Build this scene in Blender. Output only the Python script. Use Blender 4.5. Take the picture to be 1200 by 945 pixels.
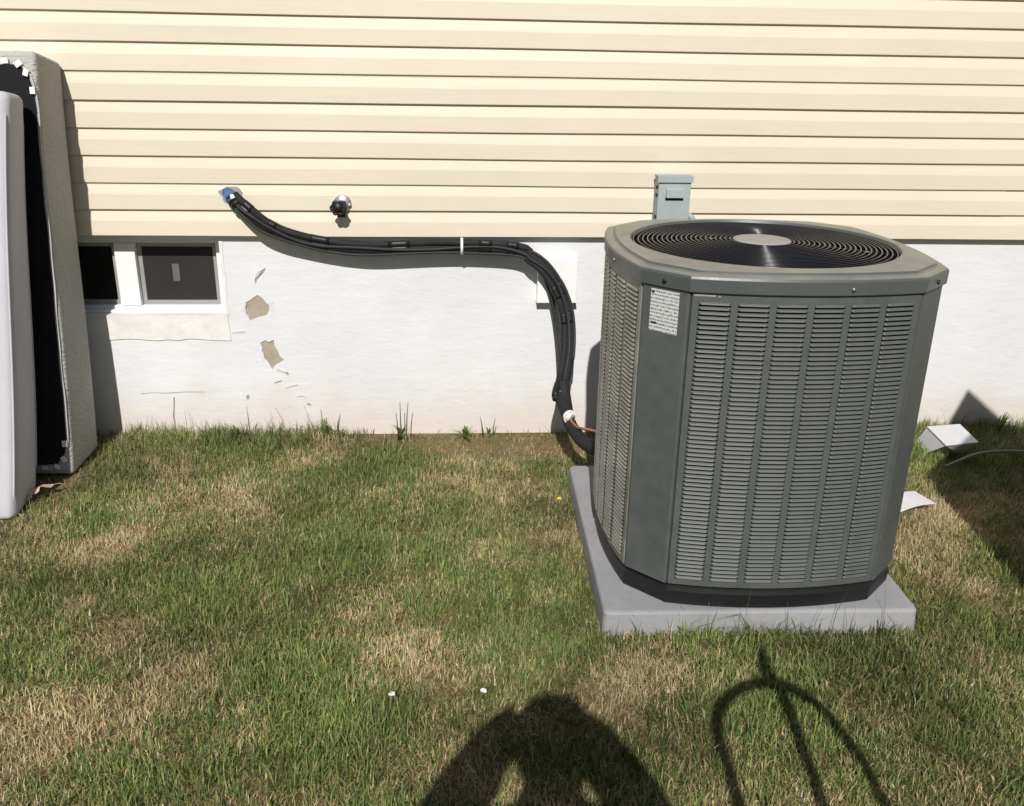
import bpy, bmesh, math, random
import numpy as np
from mathutils import Vector, Matrix

for o in list(bpy.data.objects):
    bpy.data.objects.remove(o, do_unlink=True)
scene = bpy.context.scene
COL = scene.collection
rng = random.Random(7)
nr = np.random.default_rng(11)
PI = math.pi

# ------------------------------------------------------------------ camera
cam_d = bpy.data.cameras.new('camera')
cam = bpy.data.objects.new('camera', cam_d)
COL.objects.link(cam)
cam_d.sensor_width = 36.0
cam_d.lens = 31.8
cam_d.clip_start = 0.02
cam_d.clip_end = 1000
R_ = Vector((0.99806227, -0.06023949, 0.01558574))
U_ = Vector((0.00657818, 0.35122877, 0.93626656))
F_ = Vector((0.06187438, 0.9343498, -0.35094445))
M_ = Matrix((R_, U_, -F_)).transposed().to_4x4()
M_.translation = Vector((0, -3.6504, 1.5164))
cam.matrix_world = M_
scene.camera = cam

# ------------------------------------------------------------------ light
SUN_EL = math.radians(39.5)
SUN_AZ = math.radians(6.5)          # the sun stands behind the viewer, a little to the left
toward = Vector((-math.sin(SUN_AZ) * math.cos(SUN_EL), -math.cos(SUN_AZ) * math.cos(SUN_EL), math.sin(SUN_EL)))
world = bpy.data.worlds.new('World')
scene.world = world
world.use_nodes = True
wn = world.node_tree
bg = wn.nodes['Background']
sky = wn.nodes.new('ShaderNodeTexSky')
sky.sky_type = 'NISHITA'
sky.sun_disc = False
sky.sun_elevation = SUN_EL
sky.sun_rotation = PI + SUN_AZ
wn.links.new(sky.outputs[0], bg.inputs[0])
bg.inputs[1].default_value = 0.05
sun_d = bpy.data.lights.new('sun', 'SUN')
sun_d.energy = 5.0
sun_d.angle = math.radians(0.55)
sun_d.color = (1.0, 0.965, 0.91)
sun = bpy.data.objects.new('sun', sun_d)
COL.objects.link(sun)
sun.location = toward * 20
sun.rotation_euler = toward.to_track_quat('Z', 'Y').to_euler()
scene.view_settings.view_transform = 'Standard'
scene.view_settings.look = 'None'
scene.view_settings.gamma = 1
scene.view_settings.use_curve_mapping = False
scene.view_settings.exposure = -0.1


# ------------------------------------------------------------------ materials
def nodes(name):
    m = bpy.data.materials.new(name)
    m.use_nodes = True
    nt = m.node_tree
    return m, nt, nt.nodes['Principled BSDF']


def N(nt, t, **kw):
    n = nt.nodes.new(t)
    for k, v in kw.items():
        setattr(n, k, v)
    return n


def noise(nt, vec, scale, detail=4, rough=0.6):
    n = N(nt, 'ShaderNodeTexNoise')
    n.inputs['Scale'].default_value = scale
    n.inputs['Detail'].default_value = detail
    n.inputs['Roughness'].default_value = rough
    nt.links.new(vec, n.inputs['Vector'])
    return n


def ramp(nt, fac, stops):
    r = N(nt, 'ShaderNodeValToRGB')
    el = r.color_ramp.elements
    while len(el) > 1:
        el.remove(el[-1])
    el[0].position = stops[0][0]
    el[0].color = (*stops[0][1], 1)
    for p, c in stops[1:]:
        e = el.new(p)
        e.color = (*c, 1)
    nt.links.new(fac, r.inputs[0])
    return r


def mapped(nt, sc=(1, 1, 1), src='Object'):
    tc = N(nt, 'ShaderNodeTexCoord')
    mp = N(nt, 'ShaderNodeMapping')
    mp.inputs['Scale'].default_value = sc
    nt.links.new(tc.outputs[src], mp.inputs['Vector'])
    return mp.outputs[0]


def simple(name, col, rough=0.6, metal=0.0, spec=0.5, var=0.12, scale=8.0, bump=0.0, bscale=120.0, coat=0.0, stretch=(1, 1, 1)):
    m, nt, b = nodes(name)
    v = mapped(nt, stretch)
    n = noise(nt, v, scale, 5, 0.65)
    lo = tuple(c * (1 - var) for c in col)
    hi = tuple(min(1, c * (1 + var)) for c in col)
    r = ramp(nt, n.outputs[0], [(0.3, lo), (0.7, hi)])
    nt.links.new(r.outputs[0], b.inputs['Base Color'])
    b.inputs['Roughness'].default_value = rough
    b.inputs['Metallic'].default_value = metal
    b.inputs['Specular IOR Level'].default_value = spec
    if coat:
        b.inputs['Coat Weight'].default_value = coat
        b.inputs['Coat Roughness'].default_value = 0.25
    if bump:
        n2 = noise(nt, v, bscale, 3, 0.6)
        bp = N(nt, 'ShaderNodeBump')
        bp.inputs['Strength'].default_value = bump
        bp.inputs['Distance'].default_value = 0.002
        nt.links.new(n2.outputs[0], bp.inputs['Height'])
        nt.links.new(bp.outputs[0], b.inputs['Normal'])
    return m


def mix_col(nt, fac, a, b):
    mx = N(nt, 'ShaderNodeMix', data_type='RGBA')
    nt.links.new(fac, mx.inputs[0]) if not isinstance(fac, float) else setattr(mx.inputs[0], 'default_value', fac)
    for idx, c in ((6, a), (7, b)):
        if isinstance(c, tuple):
            mx.inputs[idx].default_value = (*c, 1)
        else:
            nt.links.new(c, mx.inputs[idx])
    return mx.outputs[2]


def m_siding():
    m, nt, b = nodes('cream_vinyl')
    v = mapped(nt, (0.35, 1, 14))
    grain = noise(nt, v, 9, 6, 0.7)
    v2 = mapped(nt, (1, 1, 1))
    big = noise(nt, v2, 1.4, 4, 0.6)
    c1 = ramp(nt, grain.outputs[0], [(0.25, (0.68, 0.608, 0.492)), (0.75, (0.74, 0.668, 0.545))])
    oi = N(nt, 'ShaderNodeObjectInfo')
    r2 = ramp(nt, big.outputs[0], [(0.3, (0.93, 0.92, 0.91)), (0.7, (1, 1, 1))])
    mm = N(nt, 'ShaderNodeMix', data_type='RGBA', blend_type='MULTIPLY')
    mm.inputs[0].default_value = 1
    nt.links.new(c1.outputs[0], mm.inputs[6])
    nt.links.new(r2.outputs[0], mm.inputs[7])
    r3 = ramp(nt, oi.outputs['Random'], [(0, (0.95, 0.95, 0.94)), (1, (1, 1, 1))])
    m3 = N(nt, 'ShaderNodeMix', data_type='RGBA', blend_type='MULTIPLY')
    m3.inputs[0].default_value = 1
    nt.links.new(mm.outputs[2], m3.inputs[6])
    nt.links.new(r3.outputs[0], m3.inputs[7])
    nt.links.new(m3.outputs[2], b.inputs['Base Color'])
    b.inputs['Roughness'].default_value = 0.5
    bp = N(nt, 'ShaderNodeBump')
    bp.inputs['Strength'].default_value = 0.25
    bp.inputs['Distance'].default_value = 0.001
    nt.links.new(grain.outputs[0], bp.inputs['Height'])
    nt.links.new(bp.outputs[0], b.inputs['Normal'])
    return m


def m_foundation():
    m, nt, b = nodes('white_masonry_paint')
    v = mapped(nt)
    vs = mapped(nt, (1, 1, 2.6))
    big = noise(nt, v, 2.2, 5, 0.6)
    fine = noise(nt, vs, 26, 6, 0.65)
    lump = noise(nt, vs, 11, 5, 0.55)
    base = ramp(nt, big.outputs[0], [(0.3, (0.64, 0.645, 0.66)), (0.7, (0.72, 0.725, 0.745))])
    # splashed earth along the foot of the wall, ragged upper edge
    sep = N(nt, 'ShaderNodeSeparateXYZ')
    nt.links.new(v, sep.inputs[0])
    add = N(nt, 'ShaderNodeMath', operation='MULTIPLY_ADD')
    dn = noise(nt, v, 5, 5, 0.7)
    nt.links.new(dn.outputs[0], add.inputs[0])
    add.inputs[1].default_value = -0.34
    nt.links.new(sep.outputs[2], add.inputs[2])
    dirt = ramp(nt, add.outputs[0], [(0.0, (0, 0, 0)), (0.06, (0, 0, 0))])
    mr = N(nt, 'ShaderNodeMapRange')
    nt.links.new(add.outputs[0], mr.inputs[0])
    mr.inputs[1].default_value = -0.14
    mr.inputs[2].default_value = 0.08
    mr.inputs[3].default_value = 0.5
    mr.inputs[4].default_value = 0.0
    c = mix_col(nt, mr.outputs[0], base.outputs[0], (0.58, 0.47, 0.37))
    # small scuffs
    sc = noise(nt, vs, 17, 8, 0.75)
    scr = ramp(nt, sc.outputs[0], [(0.66, (0, 0, 0)), (0.72, (1, 1, 1))])
    g = N(nt, 'ShaderNodeMath', operation='MULTIPLY')
    nt.links.new(scr.outputs[0], g.inputs[0])
    g.inputs[1].default_value = 0.22
    c2 = mix_col(nt, g.outputs[0], c, (0.45, 0.42, 0.38))
    nt.links.new(c2, b.inputs['Base Color'])
    b.inputs['Roughness'].default_value = 0.62
    addh = N(nt, 'ShaderNodeMath', operation='MULTIPLY_ADD')
    nt.links.new(lump.outputs[0], addh.inputs[0])
    addh.inputs[1].default_value = 2.2
    nt.links.new(fine.outputs[0], addh.inputs[2])
    bp = N(nt, 'ShaderNodeBump')
    bp.inputs['Strength'].default_value = 0.24
    bp.inputs['Distance'].default_value = 0.004
    nt.links.new(addh.outputs[0], bp.inputs['Height'])
    nt.links.new(bp.outputs[0], b.inputs['Normal'])
    return m


def m_ground():
    m, nt, b = nodes('soil_and_thatch')
    v = mapped(nt)
    n1 = noise(nt, v, 2.5, 6, 0.65)
    n2 = noise(nt, v, 60, 6, 0.7)
    c1 = ramp(nt, n1.outputs[0], [(0.35, (0.15, 0.135, 0.07)), (0.65, (0.29, 0.22, 0.13))])
    c2 = ramp(nt, n2.outputs[0], [(0.3, (0.45, 0.42, 0.38)), (0.7, (1.25, 1.2, 1.1))])
    mm = N(nt, 'ShaderNodeMix', data_type='RGBA', blend_type='MULTIPLY')
    mm.inputs[0].default_value = 1
    nt.links.new(c1.outputs[0], mm.inputs[6])
    nt.links.new(c2.outputs[0], mm.inputs[7])
    nt.links.new(mm.outputs[2], b.inputs['Base Color'])
    b.inputs['Roughness'].default_value = 0.95
    b.inputs['Specular IOR Level'].default_value = 0.1
    bp = N(nt, 'ShaderNodeBump')
    bp.inputs['Strength'].default_value = 0.9
    bp.inputs['Distance'].default_value = 0.015
    nt.links.new(n2.outputs[0], bp.inputs['Height'])
    nt.links.new(bp.outputs[0], b.inputs['Normal'])
    return m


def m_leaf(name, attr=True, col=(0.09, 0.13, 0.04)):
    m, nt, b = nodes(name)
    if attr:
        a = N(nt, 'ShaderNodeAttribute', attribute_name='blade_colour')
        src = a.outputs['Color']
    else:
        n = noise(nt, mapped(nt), 30, 3)
        src = ramp(nt, n.outputs[0], [(0.3, tuple(c * 0.75 for c in col)), (0.7, tuple(c * 1.25 for c in col))]).outputs[0]
    nt.links.new(src, b.inputs['Base Color'])
    b.inputs['Roughness'].default_value = 0.55
    b.inputs['Specular IOR Level'].default_value = 0.25
    tr = N(nt, 'ShaderNodeBsdfTranslucent')
    nt.links.new(src, tr.inputs[0])
    mx = N(nt, 'ShaderNodeMixShader')
    mx.inputs[0].default_value = 0.25
    out = nt.nodes['Material Output']
    nt.links.new(b.outputs[0], mx.inputs[1])
    nt.links.new(tr.outputs[0], mx.inputs[2])
    nt.links.new(mx.outputs[0], out.inputs[0])
    return m


def m_acpaint(name='grey_green_enamel', dust=0.25, r0=0.46, r1=0.62, dcol=(0.36, 0.33, 0.275), dscale=22, dlo=0.0, settle=False):
    m, nt, b = nodes(name)
    v = mapped(nt)
    n1 = noise(nt, v, 3.5, 6, 0.7)
    n2 = noise(nt, v, 22, 8, 0.75)
    base = ramp(nt, n1.outputs[0], [(0.3, (0.061, 0.073, 0.072)), (0.7, (0.074, 0.086, 0.084))])
    n3 = noise(nt, v, dscale, 6, 0.6)
    d = ramp(nt, n3.outputs[0], [(0.25, (dlo, dlo, dlo)), (0.8, (dust, dust, dust))])
    dd = d.outputs[0]
    if settle:                      # dust lies on the upward faces only
        ge = N(nt, 'ShaderNodeNewGeometry')
        sp = N(nt, 'ShaderNodeSeparateXYZ')
        nt.links.new(ge.outputs['True Normal'], sp.inputs[0])
        mr = N(nt, 'ShaderNodeMapRange')
        nt.links.new(sp.outputs[2], mr.inputs[0])
        mr.inputs[1].default_value = 0.55
        mr.inputs[2].default_value = 0.95
        mr.inputs[3].default_value = 0.08
        ml = N(nt, 'ShaderNodeMath', operation='MULTIPLY')
        nt.links.new(dd, ml.inputs[0]); nt.links.new(mr.outputs[0], ml.inputs[1])
        dd = ml.outputs[0]
    c = mix_col(nt, dd, base.outputs[0], dcol)
    nt.links.new(c, b.inputs['Base Color'])
    rr = ramp(nt, n2.outputs[0], [(0.3, (r0,) * 3), (0.8, (r1,) * 3)])
    nt.links.new(rr.outputs[0], b.inputs['Roughness'])
    b.inputs['Specular IOR Level'].default_value = 0.42
    return m


def m_fabric(name, col, sx=260, bump=0.6, sheen=0.3, var=0.1):
    m, nt, b = nodes(name)
    v = mapped(nt)
    w = noise(nt, mapped(nt, (1, 1, 2.2)), sx, 3, 0.6)
    big = noise(nt, v, 5, 4, 0.6)
    r = ramp(nt, big.outputs[0], [(0.3, tuple(c * (1 - var) for c in col)), (0.7, tuple(min(1, c * (1 + var)) for c in col))])
    nt.links.new(r.outputs[0], b.inputs['Base Color'])
    b.inputs['Roughness'].default_value = 0.9
    b.inputs['Specular IOR Level'].default_value = 0.15
    b.inputs['Sheen Weight'].default_value = sheen
    bp = N(nt, 'ShaderNodeBump')
    bp.inputs['Strength'].default_value = bump
    bp.inputs['Distance'].default_value = 0.003 if sx > 100 else 0.010
    nt.links.new(w.outputs[0], bp.inputs['Height'])
    nt.links.new(bp.outputs[0], b.inputs['Normal'])
    return m


def m_pad():
    m, nt, b = nodes('grey_pad_concrete')
    v = mapped(nt)
    n1 = noise(nt, v, 5, 6, 0.65)
    n2 = noise(nt, v, 90, 4, 0.7)
    base = ramp(nt, n1.outputs[0], [(0.3, (0.255, 0.257, 0.27)), (0.7, (0.325, 0.327, 0.342))])
    pr = ramp(nt, n2.outputs[0], [(0.28, (0.7, 0.7, 0.7)), (0.40, (1, 1, 1))])
    mm = N(nt, 'ShaderNodeMix', data_type='RGBA', blend_type='MULTIPLY')
    mm.inputs[0].default_value = 1
    nt.links.new(base.outputs[0], mm.inputs[6]); nt.links.new(pr.outputs[0], mm.inputs[7])
    n3 = noise(nt, v, 13, 7, 0.72)
    st = ramp(nt, n3.outputs[0], [(0.55, (0, 0, 0)), (0.75, (0.6, 0.6, 0.6))])
    c = mix_col(nt, st.outputs[0], mm.outputs[2], (0.23, 0.20, 0.16))
    nt.links.new(c, b.inputs['Base Color'])
    b.inputs['Roughness'].default_value = 0.85
    b.inputs['Specular IOR Level'].default_value = 0.3
    bp = N(nt, 'ShaderNodeBump')
    bp.inputs['Strength'].default_value = 0.6
    bp.inputs['Distance'].default_value = 0.002
    nt.links.new(n2.outputs[0], bp.inputs['Height'])
    nt.links.new(bp.outputs[0], b.inputs['Normal'])
    return m


def m_screen():
    m, nt, b = nodes('insect_screen')
    out = nt.nodes['Material Output']
    b.inputs['Base Color'].default_value = (0.036, 0.035, 0.033, 1)
    b.inputs['Roughness'].default_value = 0.8
    tr = N(nt, 'ShaderNodeBsdfTransparent')
    mx = N(nt, 'ShaderNodeMixShader')
    n = noise(nt, mapped(nt), 7, 4)
    rr = ramp(nt, n.outputs[0], [(0.3, (0.40,) * 3), (0.7, (0.55,) * 3)])
    nt.links.new(rr.outputs[0], mx.inputs[0])
    nt.links.new(tr.outputs[0], mx.inputs[1])
    nt.links.new(b.outputs[0], mx.inputs[2])
    nt.links.new(mx.outputs[0], out.inputs[0])
    return m


def m_label():
    # silver rating plate: rows of illegible small print
    m, nt, b = nodes('rating_plate_print')
    tc = N(nt, 'ShaderNodeTexCoord')
    sep = N(nt, 'ShaderNodeSeparateXYZ')
    nt.links.new(tc.outputs['Object'], sep.inputs[0])
    n = noise(nt, mapped(nt, (260, 1, 150)), 1.0, 3, 0.7)
    wv = N(nt, 'ShaderNodeMath', operation='SINE')
    sc = N(nt, 'ShaderNodeMath', operation='MULTIPLY')
    nt.links.new(sep.outputs[2], sc.inputs[0])
    sc.inputs[1].default_value = 2 * PI / 0.0095
    nt.links.new(sc.outputs[0], wv.inputs[0])
    a = N(nt, 'ShaderNodeMath', operation='MULTIPLY_ADD')
    nt.links.new(wv.outputs[0], a.inputs[0])
    a.inputs[1].default_value = 0.11
    nt.links.new(n.outputs[0], a.inputs[2])
    r = ramp(nt, a.outputs[0], [(0.50, (0.60, 0.61, 0.61)), (0.62, (0.13, 0.14, 0.14))])
    nt.links.new(r.outputs[0], b.inputs['Base Color'])
    b.inputs['Roughness'].default_value = 0.4
    return m


def m_glass():
    m, nt, b = nodes('window_glass')
    out = nt.nodes['Material Output']
    tr = N(nt, 'ShaderNodeBsdfTransparent')
    tr.inputs[0].default_value = (0.55, 0.58, 0.56, 1)
    gl = N(nt, 'ShaderNodeBsdfGlossy')
    gl.inputs['Roughness'].default_value = 0.03
    fr = N(nt, 'ShaderNodeFresnel')
    fr.inputs[0].default_value = 1.5
    mx = N(nt, 'ShaderNodeMixShader')
    nt.links.new(fr.outputs[0], mx.inputs[0])
    nt.links.new(tr.outputs[0], mx.inputs[1])
    nt.links.new(gl.outputs[0], mx.inputs[2])
    nt.links.new(mx.outputs[0], out.inputs[0])
    return m


M = dict(
    siding=m_siding(), found=m_foundation(), ground=m_ground(), blade=m_leaf('grass_blades'),
    weed=m_leaf('weed_leaf', False, (0.22, 0.31, 0.10)),
    stalk=m_leaf('weed_stalk', False, (0.16, 0.17, 0.07)),
    concrete=simple('bare_render', (0.36, 0.315, 0.25), 0.95, var=0.15, scale=25, bump=0.6, bscale=150),
    crack=simple('crack_shade', (0.30, 0.27, 0.24), 0.95, var=0.3, scale=40),
    mortar=simple('sill_mortar', (0.70, 0.685, 0.67), 0.8, var=0.08, scale=14, bump=0.9, bscale=45),
    vinyl=simple('white_vinyl', (0.80, 0.80, 0.80), 0.4, var=0.03),
    sash=simple('grey_aluminium', (0.33, 0.33, 0.32), 0.5, var=0.06, metal=0.2),
    glass=m_glass(), screen=m_screen(),
    room=simple('dark_cellar', (0.16, 0.155, 0.15), 0.9),
    pane_rect=simple('grey_rectangle', (0.11, 0.11, 0.105), 0.7),
    paper=simple('white_paper', (0.60, 0.60, 0.62), 0.8, var=0.04, scale=20),
    acpaint=m_acpaint('grey_green_enamel', 0.10, 0.47, 0.60), accap=m_acpaint('dusty_cap_enamel', 0.75, 0.34, 0.48, (0.33, 0.315, 0.27), dscale=9, dlo=0.30, settle=True), acside=m_acpaint('dusty_sheen_side_enamel', 0.85, 0.34, 0.48, (0.39, 0.365, 0.315), dscale=12, dlo=0.15),  # acside beige holds dust and, painted in, the sunlit wall's glossy reflection
    black=simple('black_plastic', (0.008, 0.008, 0.009), 0.5, var=0.25, scale=15),
    coil=simple('coil_fins', (0.022, 0.022, 0.022), 0.6, var=0.5, scale=30, stretch=(1, 1, 8)),
    wire=simple('black_wire', (0.005, 0.006, 0.012), 0.20, var=0.1, spec=0.32),
    hub=simple('grey_hub', (0.30, 0.29, 0.275), 0.55, var=0.1, scale=30),
    steel=simple('screw_steel', (0.30, 0.30, 0.30), 0.4, metal=0.7),
    pad=m_pad(),
    foam=simple('black_pipe_foam', (0.017, 0.017, 0.018), 0.75, spec=0.3, var=0.3, scale=18, bump=0.8, bscale=60),
    tape=simple('shiny_black_tape', (0.010, 0.010, 0.011), 0.45, spec=0.35, var=0.1, scale=20),
    cable=simple('grey_black_cable', (0.028, 0.028, 0.030), 0.6, spec=0.3, var=0.1),
    white=simple('white_plastic', (0.80, 0.80, 0.79), 0.45, var=0.03),
    copper=simple('copper', (0.55, 0.28, 0.18), 0.4, metal=0.85, var=0.2),
    blue=simple('blue_tape', (0.055, 0.14, 0.34), 0.35, var=0.2, scale=40),
    greybox=simple('grey_box_enamel', (0.335, 0.385, 0.385), 0.5, var=0.07, scale=12),
    brass=simple('dull_valve_metal', (0.42, 0.40, 0.38), 0.4, metal=0.6),
    mattress=m_fabric('mattress_knit', (0.50, 0.495, 0.54), 180, 0.4, 0.0, 0.05),
    border=m_fabric('box_spring_border', (0.46, 0.45, 0.42), 42, 1.0, 0.0, 0.06),
    underside=m_fabric('black_dust_cloth', (0.014, 0.014, 0.017), 200, 0.5, 0.1, 0.2),
    rod=simple('grey_cable_sheath', (0.17, 0.17, 0.165), 0.5),
    scrap=simple('torn_cardboard', (0.50, 0.38, 0.27), 0.9, var=0.2, scale=30),
    carton=simple('brown_cardboard', (0.36, 0.25, 0.155), 0.9, var=0.08, scale=10),
    yellow=simple('yellow_petal', (0.75, 0.62, 0.03), 0.6),
    redpaint=simple('red_tube_paint', (0.35, 0.03, 0.025), 0.4),
    rubber=simple('rubber', (0.02, 0.02, 0.02), 0.8),
    skin=simple('skin', (0.50, 0.30, 0.22), 0.55, var=0.06, scale=20),
    shirt=m_fabric('navy_shirt', (0.03, 0.04, 0.09), 300, 0.3, 0.2),
    jeans=m_fabric('denim', (0.045, 0.07, 0.14), 400, 0.4, 0.2),
    boot=simple('boot_leather', (0.07, 0.045, 0.03), 0.6),
    hair=simple('dark_hair', (0.02, 0.014, 0.01), 0.6, var=0.3, scale=60),
    label=m_label(), ink=simple('black_ink', (0.02, 0.02, 0.02), 0.6),
)


# ------------------------------------------------------------------ helpers
def empty(name, loc=(0, 0, 0), rz=0.0):
    o = bpy.data.objects.new(name, None)
    o.empty_display_size = 0.1
    COL.objects.link(o)
    o.location = loc
    o.rotation_euler = (0, 0, rz)
    return o


def tag(o, label=None, cat=None, group=None, kind=None):
    if label: o['label'] = label
    if cat: o['category'] = cat
    if group: o['group'] = group
    if kind: o['kind'] = kind
    return o


class MB:
    def __init__(s):
        s.v = []; s.f = []; s.mi = []; s.sm = []; s.cur = 0; s.smooth = False

    def add(s, vs, fs):
        b = len(s.v)
        s.v += [tuple(map(float, p)) for p in vs]
        for f in fs:
            s.f.append([i + b for i in f]); s.mi.append(s.cur); s.sm.append(s.smooth)
        return s

    def box(s, x0, x1, y0, y1, z0, z1, bev=0.0):
        if bev > 0:
            bm = bmesh.new()
            bmesh.ops.create_cube(bm, size=1.0)
            for v in bm.verts:
                v.co = Vector(((x0 + x1) / 2 + v.co.x * (x1 - x0), (y0 + y1) / 2 + v.co.y * (y1 - y0), (z0 + z1) / 2 + v.co.z * (z1 - z0)))
            bmesh.ops.bevel(bm, geom=list(bm.edges), offset=bev, segments=2, profile=0.6, affect='EDGES')
            bm.verts.index_update()
            s.add([v.co for v in bm.verts], [[v.index for v in f.verts] for f in bm.faces])
            bm.free()
            return s
        s.add([(x0, y0, z0), (x1, y0, z0), (x1, y1, z0), (x0, y1, z0), (x0, y0, z1), (x1, y0, z1), (x1, y1, z1), (x0, y1, z1)],
              [(0, 3, 2, 1), (4, 5, 6, 7), (0, 1, 5, 4), (1, 2, 6, 5), (2, 3, 7, 6), (3, 0, 4, 7)])
        return s

    def tube(s, pts, r, seg=10, cap=True, closed=False):
        pts = [Vector(p) for p in pts]
        n = len(pts)
        rr = r if isinstance(r, (list, tuple)) else [r] * n
        rings = []
        up = None
        for i, p in enumerate(pts):
            if closed:
                t = pts[(i + 1) % n] - pts[i - 1]
            else:
                t = pts[min(i + 1, n - 1)] - pts[max(i - 1, 0)]
            t.normalize()
            if up is None:
                a = Vector((0, 0, 1)) if abs(t.z) < 0.9 else Vector((1, 0, 0))
                up = (a - t * a.dot(t)).normalized()
            else:
                up = (up - t * up.dot(t)).normalized()
            sd = t.cross(up)
            rings.append([p + (up * math.cos(2 * PI * k / seg) + sd * math.sin(2 * PI * k / seg)) * rr[i] for k in range(seg)])
        vs = [v for ring in rings for v in ring]
        fs = []
        m = n if closed else n - 1
        for i in range(m):
            j = (i + 1) % n
            for k in range(seg):
                k2 = (k + 1) % seg
                fs.append((i * seg + k, j * seg + k, j * seg + k2, i * seg + k2))
        if cap and not closed:
            fs.append(tuple(range(seg)))
            fs.append(tuple((n - 1) * seg + k for k in reversed(range(seg))))
        sm = s.smooth
        s.smooth = True
        s.add(vs, fs)
        s.smooth = sm
        return s

    def loft(s, rings, cap0=False, cap1=False, smooth=False):
        n = len(rings[0])
        vs = [p for r in rings for p in r]
        fs = []
        for i in range(len(rings) - 1):
            for k in range(n):
                k2 = (k + 1) % n
                fs.append((i * n + k, i * n + k2, (i + 1) * n + k2, (i + 1) * n + k))
        if cap0: fs.append(tuple(reversed(range(n))))
        if cap1: fs.append(tuple((len(rings) - 1) * n + k for k in range(n)))
        sm = s.smooth
        s.smooth = smooth
        s.add(vs, fs)
        s.smooth = sm
        return s

    def prism(s, poly, axis, a, b):
        # poly: 2D points; axis 'y' => (x,z) extruded a..b ; 'x' => (y,z) ; 'z' => (x,y)
        def P(p, t):
            return {'y': (p[0], t, p[1]), 'x': (t, p[0], p[1]), 'z': (p[0], p[1], t)}[axis]
        n = len(poly)
        vs = [P(p, a) for p in poly] + [P(p, b) for p in poly]
        fs = [tuple(range(n)), tuple(reversed(range(n, 2 * n)))] + [(i, i + n, (i + 1) % n + n, (i + 1) % n) for i in range(n)]
        return s.add(vs, fs)

    def mesh(s, name, mats, recalc=True):
        me = bpy.data.meshes.new(name)
        me.from_pydata(s.v, [], s.f)
        for m in (mats if isinstance(mats, (list, tuple)) else [mats]):
            me.materials.append(m)
        me.polygons.foreach_set('material_index', s.mi)
        me.polygons.foreach_set('use_smooth', s.sm)
        me.update()
        if recalc:
            bm = bmesh.new(); bm.from_mesh(me)
            bmesh.ops.recalc_face_normals(bm, faces=list(bm.faces))
            bm.to_mesh(me); bm.free()
        return me

    def build(s, name, mats, parent=None, recalc=True):
        o = bpy.data.objects.new(name, s.mesh(name, mats, recalc))
        COL.objects.link(o)
        if parent: o.parent = parent
        return o


def spline(pts, n=8):
    pts = [Vector(p) for p in pts]
    out = []
    P = [pts[0] * 2 - pts[1]] + pts + [pts[-1] * 2 - pts[-2]]
    for i in range(1, len(P) - 2):
        p0, p1, p2, p3 = P[i - 1:i + 3]
        for k in range(n):
            t = k / n
            out.append(0.5 * ((2 * p1) + (p2 - p0) * t + (2 * p0 - 5 * p1 + 4 * p2 - p3) * t * t + (3 * p1 - p0 - 3 * p2 + p3) * t ** 3))
    out.append(pts[-1])
    return out


def vnoise(x, y, seed=0):
    xi = np.floor(x).astype(np.int64); yi = np.floor(y).astype(np.int64)
    xf = x - xi; yf = y - yi
    xf = xf * xf * (3 - 2 * xf); yf = yf * yf * (3 - 2 * yf)

    def h(a, b):
        n = (a * 374761393 + b * 668265263 + seed * 974711) & 0x7fffffff
        n = ((n ^ (n >> 13)) * 1274126177) & 0x7fffffff
        n = n ^ (n >> 16)
        return (n & 0xffff) / 65535.0
    return (h(xi, yi) * (1 - xf) + h(xi + 1, yi) * xf) * (1 - yf) + (h(xi, yi + 1) * (1 - xf) + h(xi + 1, yi + 1) * xf) * yf


def fbm(x, y, seed=0, octv=4):
    s = 0; a = 0.5; t = 0
    for k in range(octv):
        s = s + a * vnoise(x * 2 ** k + 17.3 * k, y * 2 ** k + 9.1 * k, seed + k); t += a; a *= 0.55
    return s / t


# ------------------------------------------------------------------ ground
def ground_z(x, y):
    return 0.016 * (fbm(x * 1.3 + 40, y * 1.3 + 40, 5, 3) - 0.5) * np.clip(-y * 4, 0, 1) - 0.008


gx = np.concatenate([[-150, -60, -20, -9], np.linspace(-5.5, 6, 93), [9, 20, 60, 150]])
gy = np.concatenate([[-150, -60, -20, -9], np.linspace(-5.5, 0.06, 46), [12, 40, 150]])
GX, GY = np.meshgrid(gx, gy)
far = np.maximum(np.abs(GX) / 8, np.abs(GY) / 8) > 1
GZ = np.where(far, -0.01, ground_z(GX, GY))
nx, ny = len(gx), len(gy)
mb = MB()
mb.smooth = True
mb.add(np.stack([GX.ravel(), GY.ravel(), GZ.ravel()], 1).tolist(),
       [(j * nx + i, j * nx + i + 1, (j + 1) * nx + i + 1, (j + 1) * nx + i) for j in range(ny - 1) for i in range(nx - 1)])
tag(mb.build('ground', M['ground']), 'brown soil and thatch under the lawn', kind='structure')

# ------------------------------------------------------------------ house
house = tag(empty('house', (0, 0.3, 0)), 'house with cream lap siding above a white painted foundation wall', 'house')


def child(o, parent):
    o.parent = parent
    o.matrix_parent_inverse = parent.matrix_world.inverted() if False else Matrix.Translation(-Vector(parent.location))
    return o


X0, X1 = -6.0, 6.5
FY = 0.035                      # front plane of the foundation
EXP = 0.1016
Z_SID = 0.86


def siding_profile(z0):
    # dutch lap, bottom to top; y negative = towards the viewer
    return [(0.030, z0 + 0.0015), (0.0015, z0), (0.0, z0 + 0.002), (0.0015, z0 + 0.058), (0.0030, z0 + 0.066), (0.0088, z0 + 0.094), (0.0100, z0 + 0.118), (0.030, z0 + 0.118)]


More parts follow.
